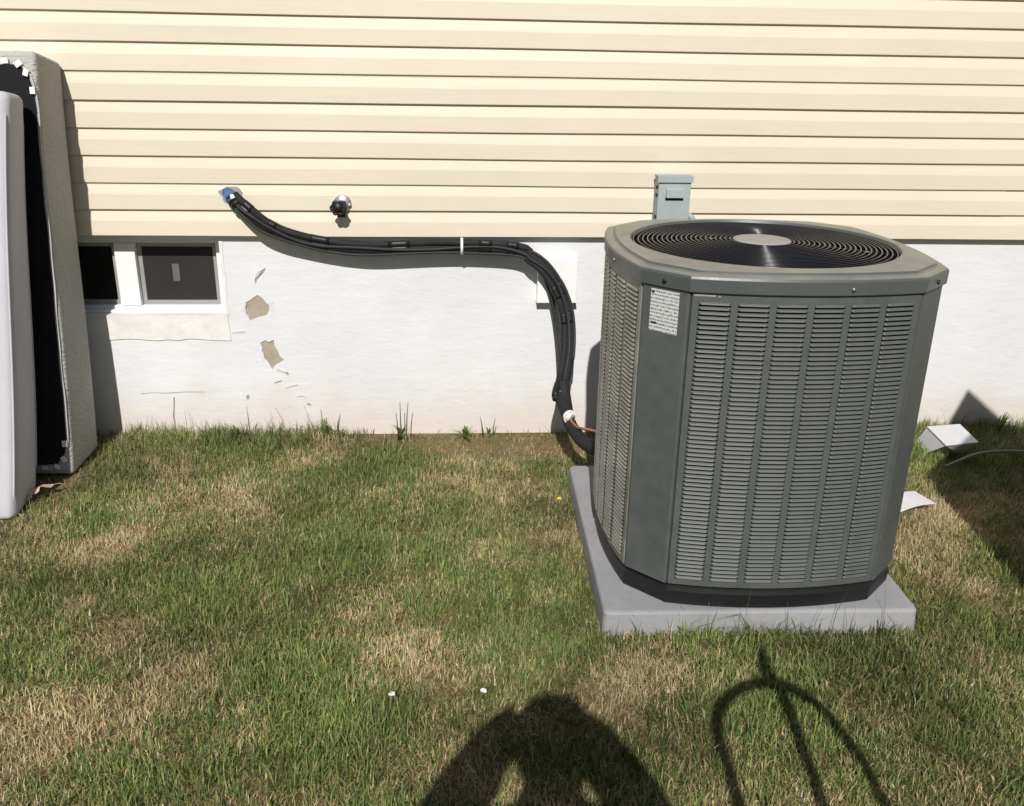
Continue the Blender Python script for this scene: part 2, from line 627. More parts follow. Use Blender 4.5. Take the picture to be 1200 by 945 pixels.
joints = {1: 2.25, 4: -2.4, 5: 3.1, 8: -3.3, 10: 0.6}
for k in range(22):
    z0 = Z_SID + k * EXP
    wob = 0.0006 * math.sin(k * 2.3)

    def board(xa, xb, dy):
        m = MB()
        pr = siding_profile(z0 + wob)
        xs = np.linspace(xa, xb, max(2, int((xb - xa) / 0.25)))
        rings = []
        for x in xs:
            w = 0.0011 * math.sin(x * 1.7 + k * 1.3) + 0.0007 * math.sin(x * 4.1 + k)
            rings.append([(x, p[0] + dy, p[1] + w) for p in pr])
        n = len(pr)
        vs = [p for r in rings for p in r]
        fs = [(i * n + j, (i + 1) * n + j, (i + 1) * n + j + 1, i * n + j + 1) for i in range(len(xs) - 1) for j in range(n - 1)]
        fs += [tuple(range(n)), tuple((len(xs) - 1) * n + j for j in range(n))]
        m.add(vs, fs)
        return child(m.build('siding_board', M['siding']), house)
    if k in joints:
        board(X0, joints[k] + 0.012, -0.0017)
        board(joints[k] - 0.012, X1, 0.0)
    else:
        board(X0, X1, 0.0)

# sheathing / wall body behind the siding and the foundation mass behind its front skin
m = MB(); m.box(X0, X1, 0.031, 0.6, Z_SID + 0.02, 3.2)
child(m.build('wall_core', M['mortar']), house)
# starter strip: the underside between siding and foundation
m = MB(); m.box(X0, X1, 0.004, 0.0349, Z_SID + 0.004, Z_SID + 0.019)
child(m.build('starter_strip', M['crack']), house)

# foundation front skin with openings
WX0, WX1, WZ0, WZ1 = -2.02, -0.945, 0.528, 0.862
patches = [
    ([(-0.874, 0.573), (-0.846, 0.588), (-0.809, 0.613), (-0.789, 0.598), (-0.778, 0.58), (-0.764, 0.569), (-0.768, 0.545), (-0.781, 0.526), (-0.815, 0.518), (-0.849, 0.504), (-0.853, 0.52), (-0.864, 0.533), (-0.862, 0.55)], 'concrete'),
    ([(-0.815, 0.408), (-0.793, 0.419), (-0.78, 0.412), (-0.758, 0.421), (-0.757, 0.395), (-0.744, 0.371), (-0.738, 0.348), (-0.722, 0.333), (-0.744, 0.318), (-0.757, 0.312), (-0.774, 0.292), (-0.783, 0.312), (-0.79, 0.326), (-0.811, 0.345), (-0.815, 0.36), (-0.808, 0.385)], 'concrete'),
    ([(-0.815, 0.679), (-0.80, 0.70), (-0.79, 0.712), (-0.765, 0.726), (-0.777, 0.705), (-0.792, 0.69), (-0.805, 0.676), (-0.815, 0.657)], 'crack'),
    ([(-0.722, 0.275), (-0.712, 0.28), (-0.705, 0.268), (-0.712, 0.262)], 'concrete'),
    ([(-0.892, 0.172), (-0.884, 0.178), (-0.878, 0.166), (-0.886, 0.150), (-0.893, 0.157)], 'concrete'),
    ([(-0.642, 0.135), (-0.628, 0.137), (-0.618, 0.128), (-0.630, 0.123)], 'concrete'),
    ([(-1.331, 0.183), (-1.28, 0.187), (-1.22, 0.184), (-1.14, 0.190), (-1.065, 0.189), (-1.064, 0.192), (-1.14, 0.193), (-1.22, 0.188), (-1.28, 0.190), (-1.331, 0.186)], 'crack'),
    ([(-1.197, 0.168), (-1.202, 0.12), (-1.209, 0.08), (-1.205, 0.04), (-1.201, 0.04), (-1.203, 0.08), (-1.197, 0.12), (-1.192, 0.168)], 'crack'),
    ([(-0.69, 0.165), (-0.66, 0.17), (-0.64, 0.162), (-0.66, 0.166)], 'crack'),
    ([(-0.77, 0.23), (-0.74, 0.242), (-0.735, 0.238), (-0.765, 0.226)], 'crack'),
]
bm = bmesh.new()


def loop(pts):
    vs = [bm.verts.new((p[0], FY, p[1])) for p in pts]
    return [bm.edges.new((vs[i], vs[(i + 1) % len(vs)])) for i in range(len(vs))]


edges = []
outer = [(X0, -0.2), (X1, -0.2), (X1, Z_SID + 0.02), (WX1, Z_SID + 0.02), (WX1, WZ0), (WX0, WZ0), (WX0, Z_SID + 0.02), (X0, Z_SID + 0.02)]
edges += loop(outer)
for p, _ in patches:
    edges += loop(p)
bmesh.ops.triangle_fill(bm, use_beauty=True, use_dissolve=False, edges=edges, normal=(0, -1, 0))
for f in list(bm.faces):            # keep the skin, drop anything filled inside the holes
    c = f.calc_center_median()
    def inside(poly):
        r = False
        for i in range(len(poly)):
            (xa, za), (xb, zb) = poly[i], poly[i - 1]
            if (za > c.z) != (zb > c.z) and c.x < (xb - xa) * (c.z - za) / (zb - za) + xa:
                r = not r
        return r
    if any(inside(p) for p, _ in patches) or not inside(outer):
        bm.faces.remove(f)
be = [e for e in bm.edges if e.is_boundary]
ret = bmesh.ops.extrude_edge_only(bm, edges=be)
for v in [g for g in ret['geom'] if isinstance(g, bmesh.types.BMVert)]:
    inw = WX0 - 0.001 <= v.co.x <= WX1 + 0.001 and v.co.z >= WZ0 - 0.001
    v.co.y += 0.20 if inw else 0.006
bmesh.ops.recalc_face_normals(bm, faces=list(bm.faces))
me = bpy.data.meshes.new('foundation')
bm.to_mesh(me); bm.free()
me.materials.append(M['found'])
foundation = bpy.data.objects.new('foundation', me)
COL.objects.link(foundation)
child(foundation, house)
# bare masonry showing where the paint has come off: lies 5 mm behind the paint skin
for p, mt in patches:
    m = MB()
    cx = sum(a for a, _ in p) / len(p); cz = sum(b for _, b in p) / len(p)
    q = [(cx + (a - cx) * 1.05, cz + (b - cz) * 1.05) for a, b in p]
    m.prism(q, 'y', FY + 0.004 if mt == 'concrete' else FY + 0.005, FY + 0.03)
    o = m.build('bare_patch', M[mt]); o.parent = foundation
# lifted paint flakes round the patches
for (x, z, w, h, a, lift) in [(-0.80, 0.70, 0.016, 0.006, 0.9, .006), (-0.755, 0.565, 0.01, 0.022, 0.2, .005), (-0.87, 0.56, 0.008, 0.02, -0.3, .004), (-0.74, 0.285, 0.02, 0.007, -0.5, .005), (-0.81, 0.35, 0.008, 0.02, 0.1, .004), (-0.70, 0.215, 0.03, 0.004, 0.25, .004), (-0.90, 0.455, 0.03, 0.005, 0.1, .004)]:
    m = MB()
    ca, sa = math.cos(a), math.sin(a)
    pts = [(-w, -h, 0.0006), (w, -h, 0.0006), (w * .9, h, lift), (-w * .8, h, lift * .7)]
    m.add([(x + px * ca - pz * sa, FY - py, z + px * sa + pz * ca) for px, pz, py in pts] + [(x + px * ca - pz * sa, FY - py + .0014 if py > .001 else FY + .0012, z + px * sa + pz * ca) for px, pz, py in pts],
          [(0, 1, 2, 3), (7, 6, 5, 4), (0, 4, 5, 1), (1, 5, 6, 2), (2, 6, 7, 3), (3, 7, 4, 0)])
    o = m.build('paint_flake', M['found']); o.parent = foundation
# mortar surround below and right of the window
m = MB()
n = 26
top = [(-2.05 + (1.112) * i / n, 0.5279) for i in range(n + 1)]
bot = [(-2.05 + (1.118) * i / n, 0.424 + 0.003 * math.sin(i * .9) + 0.003 * rng.uniform(-1, 1)) for i in range(n + 1)]
m.prism(top + list(reversed(bot)), 'y', FY - 0.005, FY + 0.02)
right = [(-0.9449, 0.5285), (-0.930 + 0.002, 0.5285), (-0.932, 0.60), (-0.929, 0.68), (-0.934, 0.75), (-0.930, 0.858), (-0.9449, 0.858)]
m.prism(right, 'y', FY - 0.003, FY + 0.02)
o = m.build('window_surround', M['mortar']); o.parent = foundation
# window
win = MB()
FYW = 0.108
win.box(WX0 + .0005, WX0 + 0.045, FYW, FYW + 0.07, WZ0 + 0.0005, WZ1, 0.003)
win.box(WX1 - 0.034, WX1 - 0.0005, FYW, FYW + 0.07, WZ0 + 0.0005, WZ1, 0.003)
win.box(WX0 + 0.0455, WX1 - 0.0345, FYW, FYW + 0.07, WZ1 - 0.05, WZ1 - 0.0005, 0.003)
win.box(WX0 + 0.0455, WX1 - 0.0345, FYW, FYW + 0.07, WZ0 + 0.0005, WZ0 + 0.022, 0.003)
window = child(win.build('window', M['vinyl']), house)
m = MB(); m.box(-1.385, -1.303, FYW - 0.006, FYW + 0.06, WZ0 + 0.0225, WZ1 - 0.0505, 0.004)
child(m.build('mullion', M['vinyl']), window).matrix_parent_inverse = Matrix.Identity(4)
m = MB(); m.box(WX0 + 0.01, WX1 - 0.004, FYW - 0.034, FYW - 0.001, WZ0 - 0.0, WZ0 + 0.010, 0.003)
o = m.build('sill', M['vinyl']); o.parent = window


def sash(xa, xb, y, mt):
    m = MB()
    t = 0.019
    za, zb = WZ0 + 0.0225, WZ1 - 0.0508
    m.box(xa, xa + t, y, y + 0.022, za, zb, 0.002)
    m.box(xb - t, xb, y, y + 0.022, za, zb, 0.002)
    m.box(xa + t, xb - t, y, y + 0.022, za, za + t, 0.002)
    m.box(xa + t, xb - t, y, y + 0.022, zb - t, zb, 0.002)
    o = m.build('sash', M[mt]); o.parent = window
    g = MB(); g.box(xa + t - .004, xb - t + .004, y + 0.009, y + 0.013, za + t - .004, zb - t + .004)
    o = g.build('pane', M['glass']); o.parent = window


sash(-1.3025, WX1 - 0.0348, FYW + 0.022, 'sash')
sash(WX0 + 0.046, -1.3855, FYW + 0.022, 'sash')
m = MB(); m.box(-1.284, WX1 - 0.053, FYW + 0.0205, FYW + 0.0213, WZ0 + 0.041, WZ1 - 0.069)
o = m.build('insect_screen', M['screen']); o.parent = window
m = MB(); m.box(-1.168, -1.140, FYW + 0.0190, FYW + 0.0195, 0.650, 0.722)  # thin grey rectangle in front of the right pane
o = m.build('pane_rectangle', M['pane_rect']); o.parent = window
# cellar behind the panes
m = MB()
xa, xb, ya, yb, za, zb = WX0 + .01, WX1 - .005, FYW + 0.07, 0.75, 0.3, 0.9
m.add([(xa, ya, za), (xb, ya, za), (xb, yb, za), (xa, yb, za), (xa, ya, zb), (xb, ya, zb), (xb, yb, zb), (xa, yb, zb)],
      [(0, 1, 2, 3), (4, 7, 6, 5), (1, 5, 6, 2), (2, 6, 7, 3), (3, 7, 4, 0)])
o = m.build('cellar_room', M['room'], recalc=False); o.parent = window
for o in window.children:
    o.matrix_parent_inverse = Matrix.Identity(4)
for o in list(window.children) + list(foundation.children):
    o.matrix_parent_inverse = Matrix.Identity(4)


# ------------------------------------------------------------------ condenser pad and condenser
def yawed(x, y, c, a):
    ca, sa = math.cos(a), math.sin(a)
    return (c[0] + x * ca - y * sa, c[1] + x * sa + y * ca)


pad_c = (0.878, -0.995)
pad = empty('equipment_pad', (pad_c[0], pad_c[1], 0), -0.020)
tag(pad, 'light grey rectangular equipment pad under the condenser', 'pad')
m = MB()
hw, hd = 0.458, 0.506
prof = [(0.0, -0.06), (0.002, 0.02), (0.004, 0.062), (0.008, 0.068), (0.014, 0.070)]
rings = []
for ins, z in prof:
    pts = []
    r = 0.02
    for (sx, sy, a0) in ((1, 1, 0), (-1, 1, 90), (-1, -1, 180), (1, -1, 270)):
        for k in range(5):
            a = math.radians(a0 + 22.5 * k)
            pts.append((sx * (hw - ins - r) + r * math.cos(a), sy * (hd - ins - r) + r * math.sin(a), z))
    rings.append(pts)
m.loft(rings, False, True)
# shallow tread ridges moulded into the rim
o = m.build('slab', M['pad'], pad)

PADZ = 0.070
AC = empty('air_conditioner', (0.898, -1.05, PADZ), -0.012)
tag(AC, 'square grey outdoor air conditioner with louvred sides and round top fan grille', 'air conditioner')
C_, E_, BOW = 0.299, 0.404, 0.036


def arc(t, s=1.0):
    """front side, t in -1..1 -> local (x, y)"""
    return (C_ * t * s, -(E_ + BOW * (1 - t * t)) * s)


def rot4(p, k):
    x, y = p
    for _ in range(k):
        x, y = -y, x
    return (x, y)


def outline(s=1.0, nside=18, nch=4, d=0.0):
    """closed plan outline, starting at the front-left, counter-clockwise"""
    pts = []
    for k in range(4):
        for i in range(nside):
            pts.append(rot4(arc(-1 + 2 * i / nside, s), k))
        a = rot4(arc(1, s), k); b = rot4(arc(-1, s), (k + 1) % 4)
        for i in range(nch):
            t = i / nch
            pts.append((a[0] + (b[0] - a[0]) * t, a[1] + (b[1] - a[1]) * t))
    return pts


def ring_at(s, z):
    return [(x, y, z) for x, y in outline(s)]


# base pan
m = MB()
m.loft([ring_at(0.95, 0.0), ring_at(0.99, 0.004), ring_at(0.995, 0.045), ring_at(0.97, 0.052), ring_at(0.965, 0.072)], True, True)
base = m.build('base_pan', M['black'], AC)
for (x, y) in ((0.538 - 0.898, -1.251 + 1.05), (0.507 - 0.898 + 0.01, -0.798 + 1.05)):
    m = MB(); m.box(x - 0.035, x + 0.012, y - 0.011, y + 0.011, 0.001, 0.012, 0.003)
    m.tube([(x - 0.018, y, 0.012), (x - 0.018, y, 0.022)], 0.007, 8)
    o = m.build('hold_down_clip', M['black'], base)
Z0, Z1 = 0.070, 0.915          # body, local to the pad top
# coil inside
m = MB(); m.loft([ring_at(0.945, Z0 + .004), ring_at(0.945, Z1 - .004)], True, False)
m.build('coil', M['coil'], AC)


def curved_strip(mb_, t0, t1, z0, z1, k, out=0.0, th=0.006, n=6):
    """a bent plate on side k between parameters t0..t1"""
    fr, bk = [], []
    for i in range(n + 1):
        t = t0 + (t1 - t0) * i / n
        x, y = arc(t)
        nx_, ny_ = 2 * BOW * t / C_, -1.0
        l = math.hypot(nx_, ny_); nx_ /= l; ny_ /= l
        fr.append(rot4((x + nx_ * out, y + ny_ * out), k))
        bk.append(rot4((x + nx_ * (out - th), y + ny_ * (out - th)), k))
    vs = [(x, y, z0) for x, y in fr] + [(x, y, z1) for x, y in fr] + [(x, y, z0) for x, y in bk] + [(x, y, z1) for x, y in bk]
    q = n + 1
    fs = []
    for i in range(n):
        fs += [(i, i + 1, q + i + 1, q + i), (2 * q + i, 3 * q + i, 3 * q + i + 1, 2 * q + i + 1), (i, 2 * q + i, 2 * q + i + 1, i + 1), (q + i, q + i + 1, 3 * q + i + 1, 3 * q + i)]
    fs += [(0, q, 3 * q, 2 * q), (n, 2 * q + n, 3 * q + n, q + n)]
    mb_.add(vs, fs)


PITCHX, WID, NC = 0.0957, 0.079, 6
LZ1, LZ0, NROW = Z1 - 0.022, Z0 + 0.016, 64
PITCHZ = (LZ1 - LZ0) / NROW
cols = [(-2.5 + c) * PITCHX for c in range(NC)]
# one louvre: land, sloping hood and lip with closed rounded ends
lv = MB()
lv.smooth = False
us = [-1, -0.93, -0.86, -0.5, 0, 0.5, 0.86, 0.93, 1]
depth = [0, 0.55, 1, 1, 1, 1, 1, 0.55, 0]
rows = [(0.0, 0.0), (-0.0009, 0.0), (-0.0038, 0.62), (-0.0067, 1.0), (-0.0074, 0.93)]
D = 0.0048
vs = [(u * WID / 2, -0.0004 - D * r[1] * d, r[0]) for r in rows for u, d in zip(us, depth)]
nu = len(us)
fs = [(j * nu + i, (j + 1) * nu + i, (j + 1) * nu + i + 1, j * nu + i + 1) for j in range(len(rows) - 1) for i in range(nu - 1)]
lv.add(vs, fs)
# end cheeks closing the hood down to the sheet
lv.add([(-WID / 2, 0.002, 0), (-WID / 2, 0.002, -PITCHZ), (-WID / 2 + 0.004, 0.002, -PITCHZ), (-WID / 2 + 0.004, -0.0004, -0.0100), (-WID / 2, -0.0004, 0), (-WID / 2, -0.0004, -PITCHZ)], [(0, 1, 5, 4)])
louvre_mesh = lv.mesh('louver', M['acpaint'], recalc=False)
count = 0
for k in range(4):
    sp = MB()
    edges_t = [-1.0]
    for c in cols:
        edges_t += [(c - WID / 2) / C_, (c + WID / 2) / C_]
    edges_t.append(1.0)
    for i in range(0, len(edges_t), 2):
        curved_strip(sp, edges_t[i] + (0.012 if i == 0 else 0), edges_t[i + 1] - (0.012 if i == len(edges_t) - 2 else 0), Z0, Z1, k, n=4)
    for i in range(1, len(edges_t) - 1, 2):
        curved_strip(sp, edges_t[i], edges_t[i + 1], LZ1, Z1, k, n=3)
        curved_strip(sp, edges_t[i], edges_t[i + 1], Z0, LZ0 + 0.001, k, n=3)
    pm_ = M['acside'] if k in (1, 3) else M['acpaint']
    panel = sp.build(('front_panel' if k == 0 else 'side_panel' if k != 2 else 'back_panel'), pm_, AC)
    rest_v, rest_f = [], []
    for r in range(NROW):
        for c in cols:
            t = c / C_
            x, y = arc(t)
            ang = math.atan(2 * BOW * t / C_)
            z = LZ1 - r * PITCHZ
            px, py = rot4((x, y), k)
            a = ang + k * PI / 2
            if k == 0 and count < 300:
                o = bpy.data.objects.new('louver', louvre_mesh)
                COL.objects.link(o)
                o.parent = panel
                o.location = (px, py, z)
                o.rotation_euler = (rng.uniform(-.03, .03), 0, a)
                count += 1
            else:
                b = len(rest_v)
                mt = Matrix.Translation((px, py, z)) @ Matrix.Rotation(a, 4, 'Z') @ Matrix.Rotation(rng.uniform(-.05, .05), 4, 'X')
                rest_v += [tuple(mt @ v.co) for v in louvre_mesh.vertices]
                rest_f += [[i + b for i in p.vertices] for p in louvre_mesh.polygons]
    q = MB(); q.add(rest_v, rest_f)
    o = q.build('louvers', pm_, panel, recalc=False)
    o['kind'] = 'stuff'
    if k == 0:
        sc_ = MB()
        curved_strip(sc_, -0.975, -0.80, Z1 - 0.0085, Z1 - 0.0045, 0, 0.0006, 0.001, 4)
        curved_strip(sc_, -0.78, -0.76, Z1 - 0.0090, Z1 - 0.0060, 0, 0.0006, 0.001, 2)
        sc_.build('paint_scratch', M['hub'], panel)
# corner posts (the chamfers)
for k in range(4):
    a = rot4(arc(1), k); b = rot4(arc(-1), (k + 1) % 4)
    nrm = ((a[0] + b[0]), (a[1] + b[1])); l = math.hypot(*nrm); nrm = (nrm[0] / l, nrm[1] / l)
    d = (b[0] - a[0], b[1] - a[1])
    m = MB()
    def cp(t, o):
        return (a[0] + d[0] * t + nrm[0] * o, a[1] + d[1] * t + nrm[1] * o)
    poly = [cp(0.02, -0.012), cp(0.02, 0.0), cp(0.06, 0.0025), cp(0.94, 0.0025), cp(0.98, 0.0), cp(0.98, -0.012)]
    m.prism(poly, 'z', Z0 - 0.001, Z1)
    post = m.build('corner_panel', M['acpaint'], AC)
    if k == 3:
        # rating plate on the front-left chamfer
        lab = MB(); lab.box(-0.043, 0.043, -0.0008, 0.0, -0.056, 0.056)
        o = lab.build('rating_plate', M['label'], post)
        c0 = cp(0.5, 0.0029)
        o.location = (c0[0] , c0[1], Z1 - 0.064)
        o.rotation_euler = (0, 0, math.atan2(nrm[1], nrm[0]) + PI / 2)
        for bx_ in ((-0.040, -0.033, 0.044, 0.051), (-0.038, -0.020, -0.036, -0.031)):
            lb = MB(); lb.box(bx_[0], bx_[1], -0.0014, -0.0009, bx_[2], bx_[3])
            o2 = lb.build('print_mark', M['ink'], post); o2.location = o.location; o2.rotation_euler = o.rotation_euler
# cap
_o = outline(1.0, 30, 8)
th = [math.atan2(p[1], p[0]) for p in _o]
r1 = [math.hypot(*p) for p in _o]
def oring(s, z, add=0.0): return [((r * s + add) * math.cos(t), (r * s + add) * math.sin(t), z) for t, r in zip(th, r1)]
def cring(R, z): return [(R * math.cos(t), R * math.sin(t), z) for t in th]
def mixring(f, s, R, z): return [((r * s * (1 - f) + R * f) * math.cos(t), (r * s * (1 - f) + R * f) * math.sin(t), z) for t, r in zip(th, r1)]


CZ = Z1 + 0.001
m = MB()
m.loft([oring(0.985, CZ), oring(1.0, CZ, 0.007), oring(1.0, CZ + 0.002, 0.009), oring(1.0, CZ + 0.035, 0.010), oring(1.0, CZ + 0.041, 0.007), oring(1.0, CZ + 0.0445, 0.0), oring(0.985, CZ + 0.0455), oring(0.965, CZ + 0.0445),
        oring(0.958, CZ + 0.047), oring(0.950, CZ + 0.0525), mixring(0.5, 0.945, 0.392, CZ + 0.056), cring(0.390, CZ + 0.058), cring(0.383, CZ + 0.056), cring(0.379, CZ + 0.048), cring(0.378, CZ - 0.05)], smooth=True)
cap = m.build('top_cap', M['accap'], AC)
cap.data.set_sharp_from_angle(angle=math.radians(23))
for (k, t) in ((0, 0.33), (1, 0.3), (2, 0.3), (3, 0.3)):
    x, y = rot4(arc(t), k)
    nx_, ny_ = rot4((0, -1), k)
    m = MB(); m.tube([(x + nx_ * 0.008, y + ny_ * 0.008, CZ + 0.017), (x + nx_ * 0.0135, y + ny_ * 0.0135, CZ + 0.017)], 0.0055, 8)
    m.build('screw', M['steel'], cap)
for k in range(4):
    a = rot4(arc(1), k); b = rot4(arc(-1), (k + 1) % 4)
    x, y = (a[0] + b[0]) / 2, (a[1] + b[1]) / 2
    l = math.hypot(x, y); nx_, ny_ = x / l, y / l
    m = MB(); m.tube([(x + nx_ * 0.008, y + ny_ * 0.008, CZ + 0.018), (x + nx_ * 0.0135, y + ny_ * 0.0135, CZ + 0.018)], 0.006, 8)
    m.build('screw', M['black'], cap)
# fan well
m = MB(); m.loft([cring(0.377, CZ + 0.03), cring(0.374, CZ - 0.12), cring(0.36, CZ - 0.25)], False, True, smooth=True)
m.build('fan_shroud', M['coil'], AC)
# fan: hub and blades
m = MB(); m.tube([(0, 0, CZ - 0.12), (0, 0, CZ - 0.03)], 0.075, 24)
fan = m.build('fan', M['black'], AC)
for k in range(3):
    m = MB()
    vs, fs = [], []
    for i in range(7):
        r = 0.07 + 0.28 * i / 6
        for j in range(5):
            a = k * 2 * PI / 3 + (j / 4 - 0.5) * 1.25
            vs.append((r * math.cos(a), r * math.sin(a), CZ - 0.10 + 0.045 * (j / 4)))
    for i in range(6):
        for j in range(4):
            fs.append((i * 5 + j, i * 5 + j + 1, (i + 1) * 5 + j + 1, (i + 1) * 5 + j))
    m.smooth = True
    m.add(vs, fs)
    m.build('fan_blade', M['coil'], fan, recalc=False)
# grille
GZ0 = CZ + 0.047
def dome(r): return GZ0 + 0.012 * (1 - (r / 0.38) ** 2)
m = MB()
for k in range(8):
    a = PI / 8 + k * PI / 4
    m.tube([(r * math.cos(a), r * math.sin(a), dome(r) - 0.0042) for r in (0.07, 0.18, 0.28, 0.382)], 0.0021, 6)
grille = m.build('fan_grille', M['wire'], AC)
NR = 21
for i in range(NR):
    R = 0.092 + (0.374 - 0.092) * i / (NR - 1)
    m = MB(); m.tube([(R * math.cos(2 * PI * k / 112), R * math.sin(2 * PI * k / 112), dome(R)) for k in range(112)], 0.0024, 6, closed=True)
    m.build('wire_ring', M['wire'], grille)
m = MB()
m.loft([[(r * math.cos(2 * PI * k / 48), r * math.sin(2 * PI * k / 48), z) for k in range(48)] for r, z in ((0.082, dome(.08) - 0.004), (0.084, dome(.08) + 0.001), (0.081, dome(.08) + 0.0035), (0.05, dome(.05) + 0.0045))], True, True, smooth=True)
m.build('centre_disc', M['hub'], grille)

# ------------------------------------------------------------------ refrigerant line set
LS = tag(empty('pipe_bundle', (0.2, -0.03, 0.82)), 'bundle of black insulated pipes curving from the siding down to the air conditioner', 'pipes')


def lchild(m, name, mt, parent=None):
    o = m.build(name, mt)
    if parent is None:
        o.parent = LS; o.matrix_parent_inverse = Matrix.Translation(-Vector(LS.location))
    else:
        o.parent = parent
    return o


main = [[-0.873, 0.0, 1.02], [-0.84, -0.03, 0.988], [-0.797, -0.045, 0.954], [-0.737, -0.04, 0.908], [-0.648, -0.035, 0.864], [-0.544, -0.03, 0.833], [-0.417, -0.03, 0.82], [-0.283, -0.03, 0.817], [-0.113, -0.03, 0.821], [0.041, -0.03, 0.825], [0.178, -0.035, 0.823], [0.27, -0.04, 0.807], [0.346, -0.05, 0.768], [0.406, -0.06, 0.7], [0.446, -0.075, 0.619], [0.464, -0.1, 0.526], [0.461, -0.15, 0.432], [0.439, -0.22, 0.346], [0.414, -0.3, 0.295], [0.423, -0.38, 0.26], [0.438, -0.43, 0.247]]
S = spline(main, 8)


def offset(path, dy, dz):
    """shift a path sideways inside the bundle: dz along the in-wall normal, dy out of the wall"""
    out = []
    for i, p in enumerate(path):
        t = (path[min(i + 1, len(path) - 1)] - path[max(i - 1, 0)]); t.normalize()
        nrm = Vector((0, 1, 0)).cross(t)
        if nrm.length < 1e-3: nrm = Vector((0, 0, 1))
        nrm.normalize()
        if nrm.z < 0 and p.x < 0.3: nrm = -nrm
        out.append(p + nrm * dz + Vector((0, dy, 0)))
    return out


def wob(path, a, seed):
    r = random.Random(seed)
    ph = [r.uniform(0, 6) for _ in range(3)]
    return [p + Vector((0, a * math.sin(i * .17 + ph[0]), a * math.sin(i * .23 + ph[1]))) for i, p in enumerate(path)]


suction = S
m = MB(); m.tube(wob(suction, 0.002, 1), 0.0235, 14)
suc = lchild(m, 'insulated_pipe', M['foam'])
liq = wob(offset(S[2:], -0.014, 0.022), 0.003, 2)
m = MB(); m.tube(liq[:-14], 0.0142, 10)
lchild(m, 'insulated_pipe', M['foam'])
c1 = wob(offset(S[3:], -0.026, 0.004), 0.004, 3)
m = MB(); m.tube(c1[:-22], 0.0065, 8)
lchild(m, 'control_cable', M['cable'])
c2 = wob(offset(S[5:], -0.018, -0.018), 0.004, 4)
m = MB(); m.tube(c2[:-30], 0.006, 8)
lchild(m, 'control_cable', M['cable'])
thin = spline([[0.25, -0.055, 0.808], [0.327, -0.05, 0.765], [0.378, -0.045, 0.686], [0.411, -0.04, 0.579], [0.430, -0.06, 0.459], [0.431, -0.13, 0.371], [0.418, -0.25, 0.31], [0.424, -0.33, 0.27]], 8)
for i, dx in enumerate((0.0, -0.012)):
    m = MB(); m.tube([p + Vector((dx * math.sin(PI * k / (len(thin) - 1)), -.004 * i, 0)) for k, p in enumerate(thin)], 0.0048, 8)
    lchild(m, 'loose_cable', M['cable'])
sec = spline([[0.424, -0.27, 0.335], [0.43, -0.33, 0.275], [0.438, -0.41, 0.222], [0.46, -0.48, 0.196], [0.485, -0.58, 0.196], [0.530, -0.70, 0.209]], 8)
m = MB(); m.tube(sec, 0.025, 14)
lchild(m, 'insulated_pipe', M['foam'])
cu = spline([[0.430, -0.41, 0.252], [0.45, -0.455, 0.228], [0.468, -0.49, 0.226], [0.489, -0.58, 0.256], [0.540, -0.70, 0.285]], 8)
m = MB(); m.tube(cu, 0.0055, 10)
lchild(m, 'copper_pipe', M['copper'])
# open white-rimmed end of the foam sleeve
d = (S[-1] - S[-3]).normalized()
m = MB(); m.tube([S[-1] - d * 0.012, S[-1] + d * 0.003], [0.0250, 0.0275], 16, cap=False)
m.tube([S[-1] + d * 0.003, S[-1] + d * 0.0035, S[-1] - d * 0.006], [0.0275, 0.021, 0.018], 16, cap=False)
lchild(m, 'sleeve_rim', M['white'])
# tape wraps
for i, nn in ((11, 5), (24, 3), (38, 5), (57, 4), (75, 3), (82, 4), (105, 5), (116, 4), (140, 5)):
    m = MB()
    m.tube(wob(suction, 0.002, 1)[i:i + nn + 1], 0.0252, 14)
    m.tube(liq[i - 2:i + nn - 1], 0.0158, 12)
    lchild(m, 'tape_wrap', M['tape'])
i = 71
m = MB(); m.tube([S[i] + Vector((0, -0.007, 0.006)), S[i] + Vector((0.010, -0.007, 0.006))], 0.0345, 16)
lchild(m, 'white_tie', M['white'])
# wall sleeve
m = MB(); m.tube([(-0.885, 0.012, 1.030), (-0.868, -0.014, 1.016), (-0.853, -0.030, 1.0)], [0.024, 0.0245, 0.0245], 14)
lchild(m, 'wall_sleeve', M['blue'])
m = MB(); m.tube([(-0.862, -0.016, 1.012), (-0.848, -0.030, 0.996)], [0.0285, 0.0270], 14)
m.tube([(-0.846, -0.032, 0.994), (-0.835, -0.04, 0.984)], [0.0275, 0.0265], 14)
lchild(m, 'tape_wrap', M['tape'])
m = MB()
m.tube([(-0.86, -0.036, 1.025), (-0.852, -0.046, 1.012)], [0.008, 0.010], 8)
lchild(m, 'foil_scrap', M['white'])
# smear of sealant round the hole
m = MB()
pts = [(-0.872 + (0.040 + 0.008 * math.sin(3 * a) + 0.004 * math.sin(7 * a + 1)) * math.cos(a), 1.020 + (0.036 + 0.006 * math.sin(2 * a + 1)) * math.sin(a)) for a in np.linspace(0, 2 * PI, 26, endpoint=False)]
m.prism(pts, 'y', -0.003, 0.012)
lchild(m, 'sealant', M['hub'])

